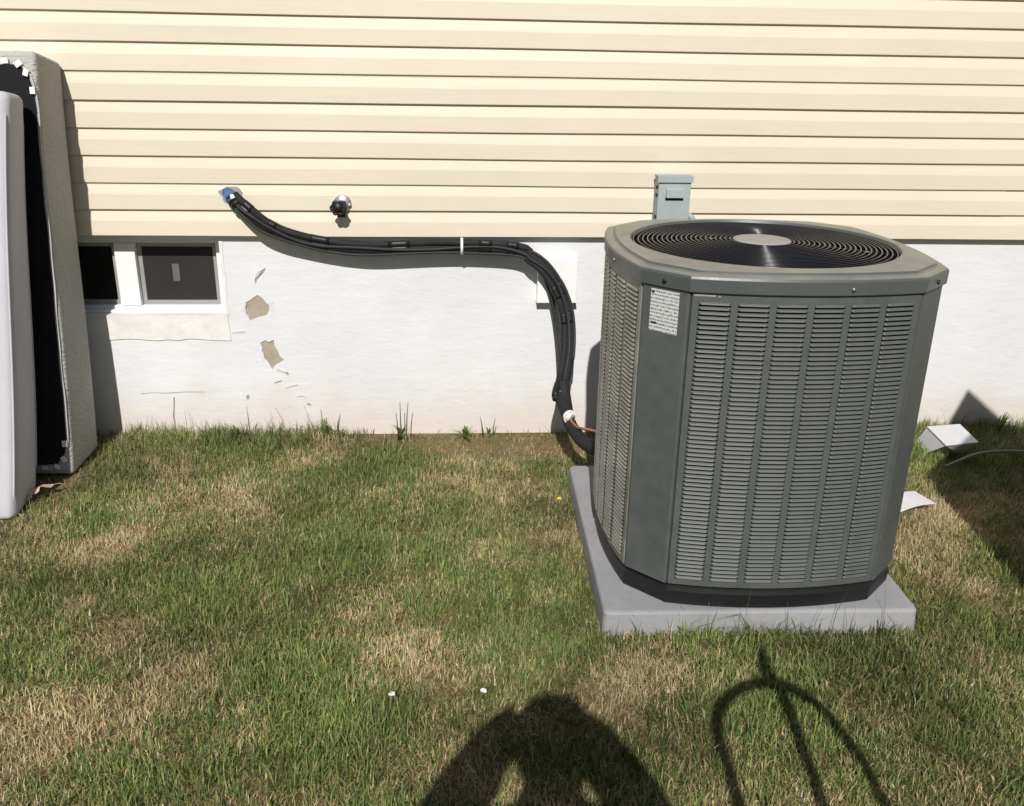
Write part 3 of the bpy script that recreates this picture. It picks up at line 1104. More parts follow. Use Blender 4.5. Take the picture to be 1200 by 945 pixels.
# ------------------------------------------------------------------ hose tap on the siding
tap = tag(empty('outdoor_faucet', (-0.446, -0.002, 0.985)), 'small dark metal hose faucet sticking out of the siding', 'faucet')
tap.scale = (1.35, 1.0, 1.35)
m = MB(); m.tube([(0.004, 0.006, 0.004), (0.004, -0.005, 0.004)], [0.027, 0.025], 16)
m.tube([(0.024, 0.002, 0.0), (0.024, -0.009, 0.0)], 0.006, 8)
m.build('wall_flange', M['brass'], tap)
m = MB(); m.tube([(0.003, -0.004, 0.002), (0.002, -0.03, 0.001), (0, -0.058, 0)], [0.013, 0.012, 0.011], 12)
m.tube(spline([(0.002, -0.03, 0), (0.003, -0.042, -0.012), (0.004, -0.046, -0.030)], 5), [0.011] * 6 + [0.013] * 5, 12)
m.build('spout', M['black'], tap)
m = MB(); m.tube([(0, -0.055, 0), (-0.001, -0.072, 0.001)], 0.006, 8)
m.build('valve_stem', M['brass'], tap)
m = MB()
nn = 40
rim = [((0.0175 + 0.0022 * math.cos(6 * a)) * math.cos(a) - 0.004, -0.070, (0.0175 + 0.0022 * math.cos(6 * a)) * math.sin(a) - 0.001) for a in np.linspace(0, 2 * PI, nn, endpoint=False)]
m.tube(rim, 0.0042, 6, closed=True)
m.tube([(-0.004, -0.066, -0.001), (-0.004, -0.074, -0.001)], 0.0145, 14)
m.build('handle', M['black'], tap)

# ------------------------------------------------------------------ disconnect box
dis = tag(empty('disconnect_box', (0.862, -0.055, 0.90)), 'grey electrical disconnect box on the siding behind the air conditioner', 'electrical box')
m = MB(); m.box(-0.064, 0.064, -0.028, 0.062, -0.04, 0.205, 0.004)
body = m.build('box_body', M['greybox'], dis)
m = MB()
m.prism([(-0.036, 0.217), (0.03, 0.217), (0.03, 0.209), (-0.029, 0.209), (-0.029, 0.193), (-0.036, 0.193)], 'x', -0.070, 0.070)
m.build('hood', M['greybox'], dis)
m = MB(); m.prism([(-0.0281, 0.172), (-0.042, 0.165), (-0.043, 0.135), (-0.0281, 0.135)], 'x', -0.034, 0.034)
m.build('pull_handle', M['greybox'], dis)
m = MB(); m.box(-0.036, 0.036, -0.0305, -0.0281, 0.124, 0.1345)
m.build('handle_slot', M['black'], dis)
for z in (0.01, 0.05, 0.135, 0.165):
    m = MB(); m.box(-0.070, -0.0642, -0.012, 0.004, z, z + 0.012, 0.001)
    m.build('hinge', M['black'], dis)
m = MB(); m.tube(spline([(0.066, 0.02, 0.06), (0.086, 0.018, 0.05), (0.096, 0.015, 0.02), (0.100, 0.01, -0.06)], 6), 0.013, 10)
m.tube([(0.060, 0.02, 0.06), (0.072, 0.02, 0.06)], 0.018, 10)
m.build('conduit', M['greybox'], dis)

# ------------------------------------------------------------------ white cover box on the foundation
cov = tag(empty('wall_cover', (0.420, FY, 0.68)), 'flat white painted cover plate on the foundation behind the pipe bend', 'cover plate')
m = MB(); m.box(-0.082, 0.082, -0.045, -0.0005, -0.082, 0.095, 0.004)
m.build('plate', M['vinyl'], cov)
m = MB(); m.prism([(-0.050, -0.0825), (-0.001, -0.0825), (-0.001, -0.087), (-0.050, -0.087)], 'x', -0.084, 0.084)
m.build('drip_lip', M['vinyl'], cov)

# ------------------------------------------------------------------ mattress and box spring
def soft_slab(name, corners, mats, parent, r=0.03, n=10, bulge=0.0, seams=()):
    """corners: 8 points, index bit0 = x(left,right), bit1 = y(front,back), bit2 = z"""
    c = [Vector(p) for p in corners]
    def tri(u, v, w):
        p = Vector((0, 0, 0))
        for i in range(8):
            p += c[i] * ((u if i & 1 else 1 - u) * (v if i & 2 else 1 - v) * (w if i & 4 else 1 - w))
        return p
    return tri


def slab(parent, name, corners, mat, size, rad, segs=5, extra=None):
    """rounded-box mapped to eight corners; size = (sx, sy, sz) nominal metres"""
    tri = soft_slab(name, corners, None, None)
    sx, sy, sz = size
    bm = bmesh.new()
    bmesh.ops.create_cube(bm, size=1.0)
    for v in bm.verts:
        v.co = Vector((v.co.x * sx, v.co.y * sy, v.co.z * sz))
    bmesh.ops.subdivide_edges(bm, edges=[e for e in bm.edges if abs((e.verts[0].co - e.verts[1].co).z) > 0.1], cuts=1) if False else None
    bmesh.ops.bevel(bm, geom=list(bm.edges), offset=rad, segments=segs, profile=0.5, affect='EDGES')
    for k in range(1, 16):
        z = -sz / 2 + rad + (sz - 2 * rad) * k / 16
        bmesh.ops.bisect_plane(bm, geom=list(bm.verts) + list(bm.edges) + list(bm.faces), plane_co=(0, 0, z), plane_no=(0, 0, 1))
    for k in range(1, 4):
        y = -sy / 2 + rad + (sy - 2 * rad) * k / 4
        bmesh.ops.bisect_plane(bm, geom=list(bm.verts) + list(bm.edges) + list(bm.faces), plane_co=(0, y, 0), plane_no=(0, 1, 0))
    for v in bm.verts:
        u, w, t = v.co.x / sx + .5, v.co.y / sy + .5, v.co.z / sz + .5
        p = tri(u, w, t)
        if extra: p = extra(p, u, w, t)
        v.co = p
    me = bpy.data.meshes.new(name)
    bm.to_mesh(me); bm.free()
    for f in me.polygons: f.use_smooth = True
    me.materials.append(mat)
    o = bpy.data.objects.new(name, me)
    COL.objects.link(o)
    o.parent = parent
    o.matrix_parent_inverse = Matrix.Translation(-Vector(parent.location))
    return o


bs = tag(empty('box_spring', (-2.4, -0.2, 0)), 'box spring with grey fabric border and black underside leaning against the house wall', 'box spring')
XL = -3.45
# right end: bottom at x=-1.478, top at x=-1.448 ; leans 4 degrees towards the wall
bs_c = [(XL, -0.375, 0.0), (-1.480, -0.375, 0.0), (XL, -0.105, 0.0), (-1.480, -0.105, 0.0),
        (XL, -0.215, 1.52), (-1.440, -0.215, 1.535), (XL, -0.004, 1.50), (-1.440, -0.004, 1.495)]


def bs_extra(p, u, w, t):
    q = p.copy()
    if u > 0.5:
        q.x += 0.004 * math.sin(t * 6.0) * (u - .5) * 2 + 0.002 * math.sin(PI * w) * (u - .5) * 2
    return q


border = slab(bs, 'border', bs_c, M['border'], (2.0, 0.25, 1.5), 0.016, 4, bs_extra)
# black dust cloth stapled over the underside, standing just proud of the frame
triB = soft_slab('', bs_c, None, None)
m = MB()
rows_ = []
n = 24
front = []
for k in range(41):
    t = 0.03 + 0.94 * k / 40
    ur = 0.9935 + 0.0006 * math.sin(k * 1.1) + 0.0006 * math.sin(k * .37)
    # rounded corners
    e = min(k, 40 - k) / 4.0
    if e < 1: ur -= 0.022 * (1 - math.sqrt(max(0, 1 - (1 - e) ** 2)))
    front.append((ur, t))
vs, fs = [], []
for ur, t in front:
    for u in (0.02, 0.5, 0.9, ur - 0.012, ur):
        p = triB(u, 0, t)
        sag = 0.010 * math.sin(PI * t) * (1 if u < 0.95 else 0)
        vs.append((p.x, p.y - 0.004 + sag * 0.3 - (0.002 if u < ur - 0.001 else -0.0035), p.z))
for i in range(len(front) - 1):
    for j in range(4):
        fs.append((i * 5 + j, i * 5 + j + 1, (i + 1) * 5 + j + 1, (i + 1) * 5 + j))
m.smooth = True
m.add(vs, fs)
cloth = m.build('dust_cloth', M['underside'], None, recalc=False)
cloth.parent = bs; cloth.matrix_parent_inverse = Matrix.Translation(-Vector(bs.location))
# white piping along the front edge of the border
m = MB()
m.tube([triB(ur + 0.004, -0.012, t) for ur, t in front], 0.0030, 6)
o = m.build('edge_piping', M['mattress']); o.parent = bs; o.matrix_parent_inverse = Matrix.Translation(-Vector(bs.location))


def tabs(items):
    for (u, t, s, rz) in items:
        p = triB(u, 0, t)
        m = MB(); m.box(-s / 2, s / 2, -0.003, 0.003, -s * .65, s * .65, 0.001)
        o = m.build('corner_guard', M['white']); o.parent = bs
        o.matrix_parent_inverse = Matrix.Translation(-Vector(bs.location))
        o.location = (p.x, p.y - 0.011, p.z)
        o.scale = (0.8, 0.7, 0.8)
        o.rotation_euler = (math.radians(-4), rz, 0)


tabs([(0.9925, 0.915, 0.022, 0.0), (0.984, 0.953, 0.022, 0.35), (0.9725, 0.972, 0.024, 1.0), (0.950, 0.978, 0.024, 1.5), (0.925, 0.979, 0.024, 1.55),
      (0.9915, 0.085, 0.024, 0.0), (0.987, 0.045, 0.022, -0.5), (0.974, 0.026, 0.022, -1.2), (0.95, 0.023, 0.022, -1.55), (0.92, 0.023, 0.022, -1.55)])

mt = tag(empty('mattress', (-2.5, -0.5, 0)), 'white mattress standing on edge in front of the box spring', 'mattress')
mt_c = [(XL - .05, -0.740, -0.015), (-1.545, -0.740, -0.015), (XL - .05, -0.46, -0.005), (-1.580, -0.46, -0.005),
        (XL - .05, -0.43, 1.41), (-1.452, -0.43, 1.41), (XL - .05, -0.275, 1.39), (-1.466, -0.275, 1.39)]


def mt_extra(p, u, w, t):
    q = p.copy()
    if u > 0.5:
        q.x += (0.004 * math.sin(PI * w) + 0.008 * math.sin(t * 5.2 + 0.5)) * (u - .5) * 2
    return q


slab(mt, 'cover', mt_c, M['mattress'], (2.0, 0.17, 1.41), 0.030, 6, mt_extra)
triM = soft_slab('', mt_c, None, None)
m = MB()
for w_ in (0.02, 0.98):
    m.tube([mt_extra(triM(0.9965, w_, 0.05 + 0.90 * k / 40), 1, w_, 0.05 + 0.90 * k / 40) for k in range(41)], [0.001] + [0.0035] * 39 + [0.001], 8)
o = m.build('edge_piping', M['mattress']); o.parent = mt; o.matrix_parent_inverse = Matrix.Translation(-Vector(mt.location))

# ------------------------------------------------------------------ loose things on the lawn
# small white carton by the wall, tipped over
bx = tag(empty('white_carton', (2.07, -0.2, 0)), 'small white carton lying tipped by the wall right of the air conditioner', 'box')
m = MB()
bt = [(1.995, -0.13, 0.0), (2.14, -0.125, 0.0), (2.125, -0.265, 0.0), (1.985, -0.25, 0.0)]
tp_ = [(2.026, -0.155, 0.078), (2.176, -0.141, 0.082), (2.152, -0.330, 0.080), (2.006, -0.350, 0.076)]
m.add([(x - 2.07, y + 0.2, z) for x, y, z in bt + tp_], [(0, 1, 2, 3), (0, 4, 5, 1), (1, 5, 6, 2), (2, 6, 7, 3), (3, 7, 4, 0)])
m.build('carton_body', M['paper'], bx)
m = MB()
lid = [(x - 2.07 + (x - 2.09) * .03, y + 0.2 + (y + .245) * .03, z + 0.0015) for x, y, z in tp_]
m.add(lid + [(x, y, z + 0.003) for x, y, z in lid], [(0, 3, 2, 1), (4, 5, 6, 7), (0, 1, 5, 4), (1, 2, 6, 5), (2, 3, 7, 6), (3, 0, 4, 7)])
m.build('carton_lid', M['paper'], bx)
# sheet of paper
m = MB()
vs, fs = [], []
for j in range(5):
    for i in range(7):
        u, v = i / 6, j / 4
        vs.append((1.56 + 0.19 * u - 0.04 * v, -0.86 + 0.075 * u + 0.09 * v, 0.034 + 0.012 * math.sin(u * 3) + 0.008 * v))
nv = len(vs)
vs += [(x, y, z - 0.0007) for x, y, z in vs]
for j in range(4):
    for i in range(6):
        a = j * 7 + i
        fs += [(a, a + 1, a + 8, a + 7), (nv + a, nv + a + 7, nv + a + 8, nv + a + 1)]
m.smooth = True
m.add(vs, fs)
tag(m.build('paper_sheet', M['paper'], None, recalc=False), 'white sheet of paper on the grass just right of the air conditioner', 'paper')
# cable in the shade at the right
m = MB()
m.tube(spline([(1.95, -0.465, 0.035), (2.02, -0.44, 0.05), (2.12, -0.40, 0.062), (2.25, -0.385, 0.065), (2.45, -0.39, 0.055), (2.7, -0.42, 0.03), (3.0, -0.5, 0.01)], 6), 0.0065, 8)
tag(m.build('loose_cable', M['rod']), 'thin grey cable lying on the shaded grass beside the small white carton', 'cable')
# white litter
for i, (x, y, lab) in enumerate([(-0.165, -1.756, 'tiny white scrap on the lawn, left one of two in front'), (0.066, -1.753, 'tiny white scrap on the lawn, right one of two in front'), (0.03, -1.62, None)]):
    if not lab: continue
    m = MB()
    r = random.Random(i + 3)
    pts = [(x + (0.005 + 0.006 * r.random()) * math.cos(a), y + (0.005 + 0.005 * r.random()) * math.sin(a)) for a in np.linspace(0, 2 * PI, 9, endpoint=False)]
    m.prism(pts, 'z', 0.022, 0.0245)
    tag(m.build('paper_scrap', M['white']), lab, 'scrap')
# torn cardboard strip by the mattress
m = MB()
pth = spline([(-1.545, -0.63, 0.02), (-1.53, -0.60, 0.04), (-1.505, -0.565, 0.045), (-1.47, -0.52, 0.03)], 5)
vs, fs = [], []
for i, p in enumerate(pth):
    w = 0.011 + 0.006 * math.sin(i * 1.3)
    vs += [(p.x - w, p.y + w * .3, p.z), (p.x + w, p.y - w * .3, p.z + 0.006 * math.sin(i)), (p.x + w, p.y - w * .3, p.z + 0.002 + 0.006 * math.sin(i)), (p.x - w, p.y + w * .3, p.z + 0.002)]
for i in range(len(pth) - 1):
    for j in range(4):
        fs.append((i * 4 + j, i * 4 + (j + 1) % 4, (i + 1) * 4 + (j + 1) % 4, (i + 1) * 4 + j))
m.add(vs, fs)
tag(m.build('cardboard_scrap', M['scrap']), 'torn strip of brown cardboard on the ground by the mattress', 'scrap')
# dandelions
for i, (x, y, lab) in enumerate([(0.368, -0.751, 'small yellow dandelion flower left of the equipment pad')]):
    fl = tag(empty('dandelion', (x, y, 0)), lab, 'flower')
    m = MB(); m.tube([(0, 0, 0), (0.003, 0, 0.03), (0.0, 0.002, 0.055)], 0.0016, 6)
    m.build('stem', M['weed'], fl)
    m = MB()
    rr = 0.0085
    for k in range(16):
        a = 2 * PI * k / 16
        for (r0, zz) in ((rr, 0.060), (rr * .7, 0.064)):
            m.add([(0, 0, 0.056), (r0 * math.cos(a - .16), r0 * math.sin(a - .16), zz), (r0 * 1.1 * math.cos(a), r0 * 1.1 * math.sin(a), zz), (r0 * math.cos(a + .16), r0 * math.sin(a + .16), zz)], [(0, 1, 2, 3)])
    m.build('petals', M['yellow'], fl, recalc=False)


# weeds along the foot of the wall
def weed(x, y, h, n, spread, label, seed, stalks=0):
    h *= 1.25; spread *= 1.2; n = int(n * 1.3)
    r = random.Random(seed)
    w = tag(empty('weed', (x, y, 0)), label, 'weed', 'weeds along the foot of the wall')
    m = MB()
    m.smooth = True
    for k in range(n):
        a = r.uniform(0, 2 * PI)
        if math.sin(a) > 0.3: a = -a
        L = h * r.uniform(0.55, 1.1)
        lean = spread * r.uniform(0.2, 1.0)
        wd = r.uniform(0.004, 0.009)
        dx, dy = math.cos(a), math.sin(a)
        sx, sy = -dy, dx
        vs = []
        for i in range(5):
            t = i / 4
            q = (dx * lean * t * t, dy * lean * t * t, L * (t - 0.28 * t * t * lean / spread))
            ww = wd * math.sin(PI * (0.18 + 0.80 * t))
            vs += [(q[0] + sx * ww, q[1] + sy * ww, q[2]), (q[0], q[1], q[2] - ww * .35), (q[0] - sx * ww, q[1] - sy * ww, q[2])]
        fs = []
        for i in range(4):
            for j in range(2):
                fs.append((i * 3 + j, i * 3 + j + 1, (i + 1) * 3 + j + 1, (i + 1) * 3 + j))
        m.add(vs, fs)
    m.build('leaves', M['weed'], w, recalc=False)
    for k in range(stalks):
        m = MB()
        dx = r.uniform(-.03, .03)
        hh = h * r.uniform(1.2, 1.7)
        m.tube([(dx, 0, 0), (dx * 1.2, -.005, hh * .6), (dx * 1.5, -.012, hh)], [0.0028, 0.0022, 0.0012], 6)
        m.build('stalk', M['stalk'], w)
    return w


weed(-0.235, -0.06, 0.085, 16, 0.06, 'leafy green weed with three bare stalks at the wall foot', 3, 3)
weed(0.038, -0.05, 0.06, 15, 0.07, 'low leafy weed at the wall foot under the white tie of the pipes', 5)
weed(0.140, -0.03, 0.05, 5, 0.03, 'thin weed with two upright stalks at the wall foot', 6, 2)
weed(-0.56, -0.03, 0.085, 14, 0.06, 'bushy little weed at the wall foot below the faucet', 8, 1)
weed(-1.27, -0.02, 0.035, 12, 0.06, 'low weed at the wall foot below the cellar window', 9)
weed(-0.93, -0.03, 0.075, 16, 0.06, 'tall grassy weed at the wall foot right of the window', 10)
weed(2.42, -0.05, 0.09, 18, 0.06, 'grassy weed at the wall foot beyond the small white carton', 12)

# ------------------------------------------------------------------ lawn
dry_pts = [(-0.816, -0.529), (-0.934, -1.782), (-1.207, -0.989), (-0.754, -1.623), (-0.494, -1.816), (0.27, -1.294), (1.768, -0.78), (-0.13, -1.574), (1.531, -1.291), (-0.637, -0.26), (0.30, -0.12), (-1.006, -1.897), (-1.554, -0.396), (1.001, -1.83), (0.416, -1.67), (0.069, -1.032), (0.2, -0.25), (1.6, -1.0)]
grn_pts = [(-0.783, -1.256), (-0.474, -1.443), (0.865, -1.574), (-0.358, -0.309), (-0.993, -0.05), (-1.002, -1.201), (0.06, -1.377), (-0.385, -0.96), (1.089, -1.622), (1.469, -1.598), (-0.243, -1.842), (0.198, -1.549), (-1.162, -1.534), (0.407, -1.251)]


def dryness(x, y):
    d = 0.42 + 0.9 * (fbm(x * 2.1 + 3, y * 2.1 + 8, 21, 4) - 0.5) + 1.5 * (fbm(x * 5.5 + 1, y * 5.5, 33, 3) - 0.5) + 0.8 * (fbm(x * 17 + 4, y * 17, 37, 3) - 0.5)
    for px, py in dry_pts:
        d = d + 0.58 * np.exp(-((x - px) ** 2 / 0.016 + (y - py) ** 2 / 0.012))
    for px, py in grn_pts:
        d = d - 0.45 * np.exp(-((x - px) ** 2 / 0.035 + (y - py) ** 2 / 0.03))
    return np.clip(d, 0, 1)


def bare(x, y):
    """bare earth by the wall below the pipes"""
    b = 1.5 * np.exp(-(((x - 0.28) / 0.42) ** 2 + ((y + 0.08) / 0.20) ** 2)) + 1.2 * np.exp(-(((x + 0.15) / 0.35) ** 2 + ((y + 0.03) / 0.08) ** 2))
    b = b + 0.8 * np.exp(-(((x + 1.5) / 0.12) ** 2 + ((y + 0.42) / 0.3) ** 2))
    return b * (0.6 + 0.8 * fbm(x * 9, y * 9, 50, 3))


def blades(n, xr, yr, core):
    x = nr.uniform(*xr, n); y = nr.uniform(*yr, n)
    keep = (y < 0.028)
    # not through pad, mattress or box spring
    ca, sa = math.cos(0.020), math.sin(0.020)
    lx = (x - pad_c[0]) * ca - (y - pad_c[1]) * sa
    ly = (x - pad_c[0]) * sa + (y - pad_c[1]) * ca
    keep &= ~((np.abs(lx) < hw + 0.004) & (np.abs(ly) < hd + 0.004))
    keep &= ~((x < -1.47) & (y > -0.385) & (y < -0.09))
    keep &= ~((x < -1.54) & (y > -0.75) & (y < -0.45))
    if not core:
        keep &= ~((x > -3.2) & (x < 3.25) & (y > -2.5))
    clump = fbm(x * 22 + 5, y * 22, 61, 3)
    keep &= nr.random(n) < np.clip(0.35 + 1.5 * (clump - 0.2), 0.25, 1)
    keep &= nr.random(n) > np.clip(bare(x, y) * 1.15, 0, 0.93)
    x = x[keep]; y = y[keep]; clump = clump[keep]
    n = len(x)
    d = dryness(x, y)
    u = nr.random(n)
    isdry = u < (0.06 + 0.92 * d ** 1.2)
    lying = nr.random(n) < np.where(isdry, 0.58, 0.30)
    h = nr.uniform(0.018, 0.045, n) * (0.75 + 0.55 * (fbm(x * 4, y * 4, 71, 3)))
    h = h * np.where(isdry, 0.85, 1.10)
    long_ = nr.random(n) < 0.03
    h = np.where(long_, h * 1.7, h)
    # lusher against the wall and along the pad
    wallb = np.clip(1 - (-y) / 0.12, 0, 1) * np.where((x < -0.5) & (x > -1.4), 1.0, 0.15) + np.clip(1 - (-y) / 0.25, 0, 1) * np.where(x > 1.9, .9, 0)
    h = h * (1 + 0.9 * wallb)
    tall = (np.abs(y + 1.535) < 0.03) & (x > 0.42) & (x < 1.3) & (nr.random(n) < 0.05)
    h = np.where(tall, h * 2.6, h)
    padb = np.clip(1 - np.abs(y + 1.53) / 0.06, 0, 1) * ((x > 0.42) & (x < 1.3))
    h = h * (1 + 0.55 * padb * (fbm(x * 12, y, 88, 2) > 0.52))
    az = nr.uniform(0, 2 * PI, n) * 0.8 + 9.0 * fbm(x * 7, y * 7, 91, 2)
    lean = np.where(lying, nr.uniform(0.9, 1.35, n), nr.uniform(0.08, 0.75, n))
    w = np.where(nr.random(n) < 0.025, 2.6, 1.0) * nr.uniform(0.0006, 0.0015, n) * np.where(isdry, 0.9, 1.1)
    if not core: w = w * 2.0
    dx, dy = np.cos(az), np.sin(az)
    fa = az + PI / 2 + nr.uniform(-.6, .6, n)
    sx, sy = np.cos(fa) * w, np.sin(fa) * w
    z0 = ground_z(x, y) - 0.003
    l1 = lean * 0.45
    hx, hz = np.sin(l1) * h * .5, np.cos(l1) * h * .5
    l2 = np.minimum(lean * 1.55, 1.75)
    tx, tz = hx + np.sin(l2) * h * .5, hz + np.cos(l2) * h * .5
    zmin = 0.004 + nr.random(n) * 0.012
    tz = np.maximum(tz, zmin)
    V = np.empty((n, 5, 3), np.float32)
    V[:, 0] = np.stack([x - sx, y - sy, z0], 1)
    V[:, 1] = np.stack([x + sx, y + sy, z0], 1)
    V[:, 2] = np.stack([x + dx * hx + sx * .85, y + dy * hx + sy * .85, z0 + hz], 1)
    V[:, 3] = np.stack([x + dx * hx - sx * .85, y + dy * hx - sy * .85, z0 + hz], 1)
    V[:, 4] = np.stack([x + dx * tx, y + dy * tx, z0 + tz], 1)
    inwall = V[:, :, 1] > 0.030
    V[:, :, 1] = np.where(inwall, 0.030, V[:, :, 1])
    g1 = np.array([0.112, 0.172, 0.045]); g2 = np.array([0.285, 0.305, 0.098]); g3 = np.array([0.058, 0.114, 0.034])
    s1 = np.array([0.58, 0.475, 0.265]); s2 = np.array([0.42, 0.315, 0.165]); s3 = np.array([0.68, 0.60, 0.39])
    a = nr.random((n, 1)); b = nr.random((n, 1))
    big = np.clip(0.5 + 1.5 * (fbm(x * 2.6 + 9, y * 2.6, 101, 4) - 0.5), 0.1, 0.95)[:, None]
    green = np.where(a < 0.6, g1 + (g2 - g1) * b, g1 + (g3 - g1) * b)
    green = green * (0.50 + 1.05 * big)
    straw = (0.72 + 0.55 * big) * np.where(a < 0.55, s2 + (s1 - s2) * b, s1 + (s3 - s1) * b)
    colr = np.where(isdry[:, None], straw, green)
    tipdry = (~isdry) & (nr.random(n) < 0.25)
    Cc = np.repeat(colr[:, None, :], 5, 1)
    Cc[tipdry, 4] = s1
    return V, Cc.astype(np.float32)


VA, CA = blades(760000, (-3.2, 3.25), (-2.5, 0.03), True)
VB, CB = blades(150000, (-4.6, 5.2), (-4.9, 0.03), False)
V = np.concatenate([VA, VB]); Cc = np.concatenate([CA, CB])
n = len(V)
me = bpy.data.meshes.new('lawn_grass')
me.vertices.add(n * 5)
me.vertices.foreach_set('co', V.reshape(-1))
base_i = (np.arange(n) * 5)[:, None]
li = np.concatenate([base_i + np.array([[0, 1, 2, 3]]), base_i + np.array([[3, 2, 4]])], 1).reshape(-1)
me.loops.add(len(li))
me.loops.foreach_set('vertex_index', li.astype(np.int32))
me.polygons.add(n * 2)
me.polygons.foreach_set('loop_start', (np.arange(n)[:, None] * 7 + np.array([[0, 4]])).reshape(-1).astype(np.int32))
at = me.attributes.new('blade_colour', 'FLOAT_COLOR', 'POINT')
at.data.foreach_set('color', np.concatenate([Cc.reshape(-1, 3), np.ones((n * 5, 1), np.float32)], 1).reshape(-1))
me.materials.append(M['blade'])
me.update(calc_edges=True)
lawn = bpy.data.objects.new('lawn_grass', me)
COL.objects.link(lawn)
tag(lawn, 'short patchy lawn of green and dry straw coloured grass', 'grass', kind='stuff')

# ------------------------------------------------------------------ things behind the viewer that throw their shadows into the picture
# hand truck: its loop handle throws the looped shadow at the lower right
ht = tag(empty('hand_truck', (0.67, -3.09, 0)), 'tube framed hand truck standing beside the photographer, seen by its looped shadow', 'hand truck')
m = MB()
m.tube(spline([(-0.150, 0, 0.05), (-0.158, 0, 0.45), (-0.166, 0, 0.80), (-0.174, 0, 0.98), (-0.145, 0, 1.075), (-0.075, 0, 1.125), (0.0, 0, 1.133), (0.065, 0, 1.095), (0.115, 0, 1.01), (0.155, 0, 0.83), (0.165, 0, 0.45), (0.155, 0, 0.05)], 8), 0.015, 10)
frame = m.build('frame', M['redpaint'], ht)
m = MB(); m.tube(spline([(0.03, 0, 0.10), (0.025, 0, 0.6), (0.02, 0, 0.8), (0.018, 0, 1.0), (0.012, 0, 1.12)], 6), 0.0155, 10)
m.build('centre_bar', M['redpaint'], ht)
m = MB(); m.tube([(0.0, 0, 1.125), (-0.010, 0, 1.18), (-0.004, 0, 1.25)], [0.022, 0.018, 0.012], 10)
m.build('grip', M['rubber'], ht)
for z in (0.25, 0.5, 0.72):
    m = MB(); m.tube([(-0.16, 0, z), (0.16, 0, z)], 0.011, 8)
    m.build('cross_bar', M['redpaint'], ht)
m = MB(); m.box(-0.20, 0.20, 0.0, 0.20, 0.03, 0.038, 0.002)
m.build('toe_plate', M['redpaint'], ht)
m = MB(); m.tube([(-0.24, -0.07, 0.125), (0.24, -0.07, 0.125)], 0.009, 8)
for s in (-1, 1):
    m.tube([(s * 0.15, 0, 0.06), (s * 0.15, -0.07, 0.125), (s * 0.152, 0, 0.3)], 0.009, 8)
m.build('axle', M['steel'], ht)
for s in (-1, 1):
    m = MB(); m.tube([(s * 0.215, -0.07 + 0.095 * math.cos(a), 0.125 + 0.095 * math.sin(a)) for a in np.linspace(0, 2 * PI, 24, endpoint=False)], 0.03, 10, closed=True)
    wh = m.build('wheel', M['rubber'], ht)
    m = MB(); m.tube([(s * 0.195, -0.07, 0.125), (s * 0.235, -0.07, 0.125)], 0.068, 18)
    m.build('rim', M['steel'], wh)

# unseen carton added past the right edge; its raised flap casts the shadow there
ct = tag(empty('shadow_carton', (2.15, -2.2, 0)), 'unseen open carton added outside the right edge to cast its shadow there', 'carton')
m = MB()
x0, x1, y0, y1, H, T = -0.45, 0.62, -0.30, 0.30, 1.18, 0.006
m.box(x0, x0 + T, y0 + T, y1 - T, 0, H); m.box(x1 - T, x1, y0 + T, y1 - T, 0, H)
m.box(x0, x1, y0, y0 + T, 0, H); m.box(x0, x1, y1 - T, y1, 0, H)
m.box(x0 + T, x1 - T, y0 + T, y1 - T, 0.01, 0.016)
m.build('carton_wall', M['carton'], ct)
m = MB(); m.prism([(x0, H + .002), (x1, H + .002), (0.55, 1.30), (0.30, 1.44), (0.11, 1.64), (-0.08, 1.79), (-0.135, 1.64), (-0.16, 1.47)], 'y', y1 - T, y1 - 0.001)  # outline shaped so its shadow peaks on the wall
m.build('flap', M['carton'], ct)
m = MB(); m.prism([(y0, H), (y1, H), (y1 - .02, H - 0.34), (y0 + .02, H - 0.34)], 'x', x1 + 0.002, x1 + 0.007)
m.build('flap', M['carton'], ct)
m = MB(); m.prism([(x0, H), (x1, H), (x1 - .02, H - 0.28), (x0 + .02, H - 0.28)], 'y', y0 - 0.007, y0 - 0.002)
m.build('flap', M['carton'], ct)


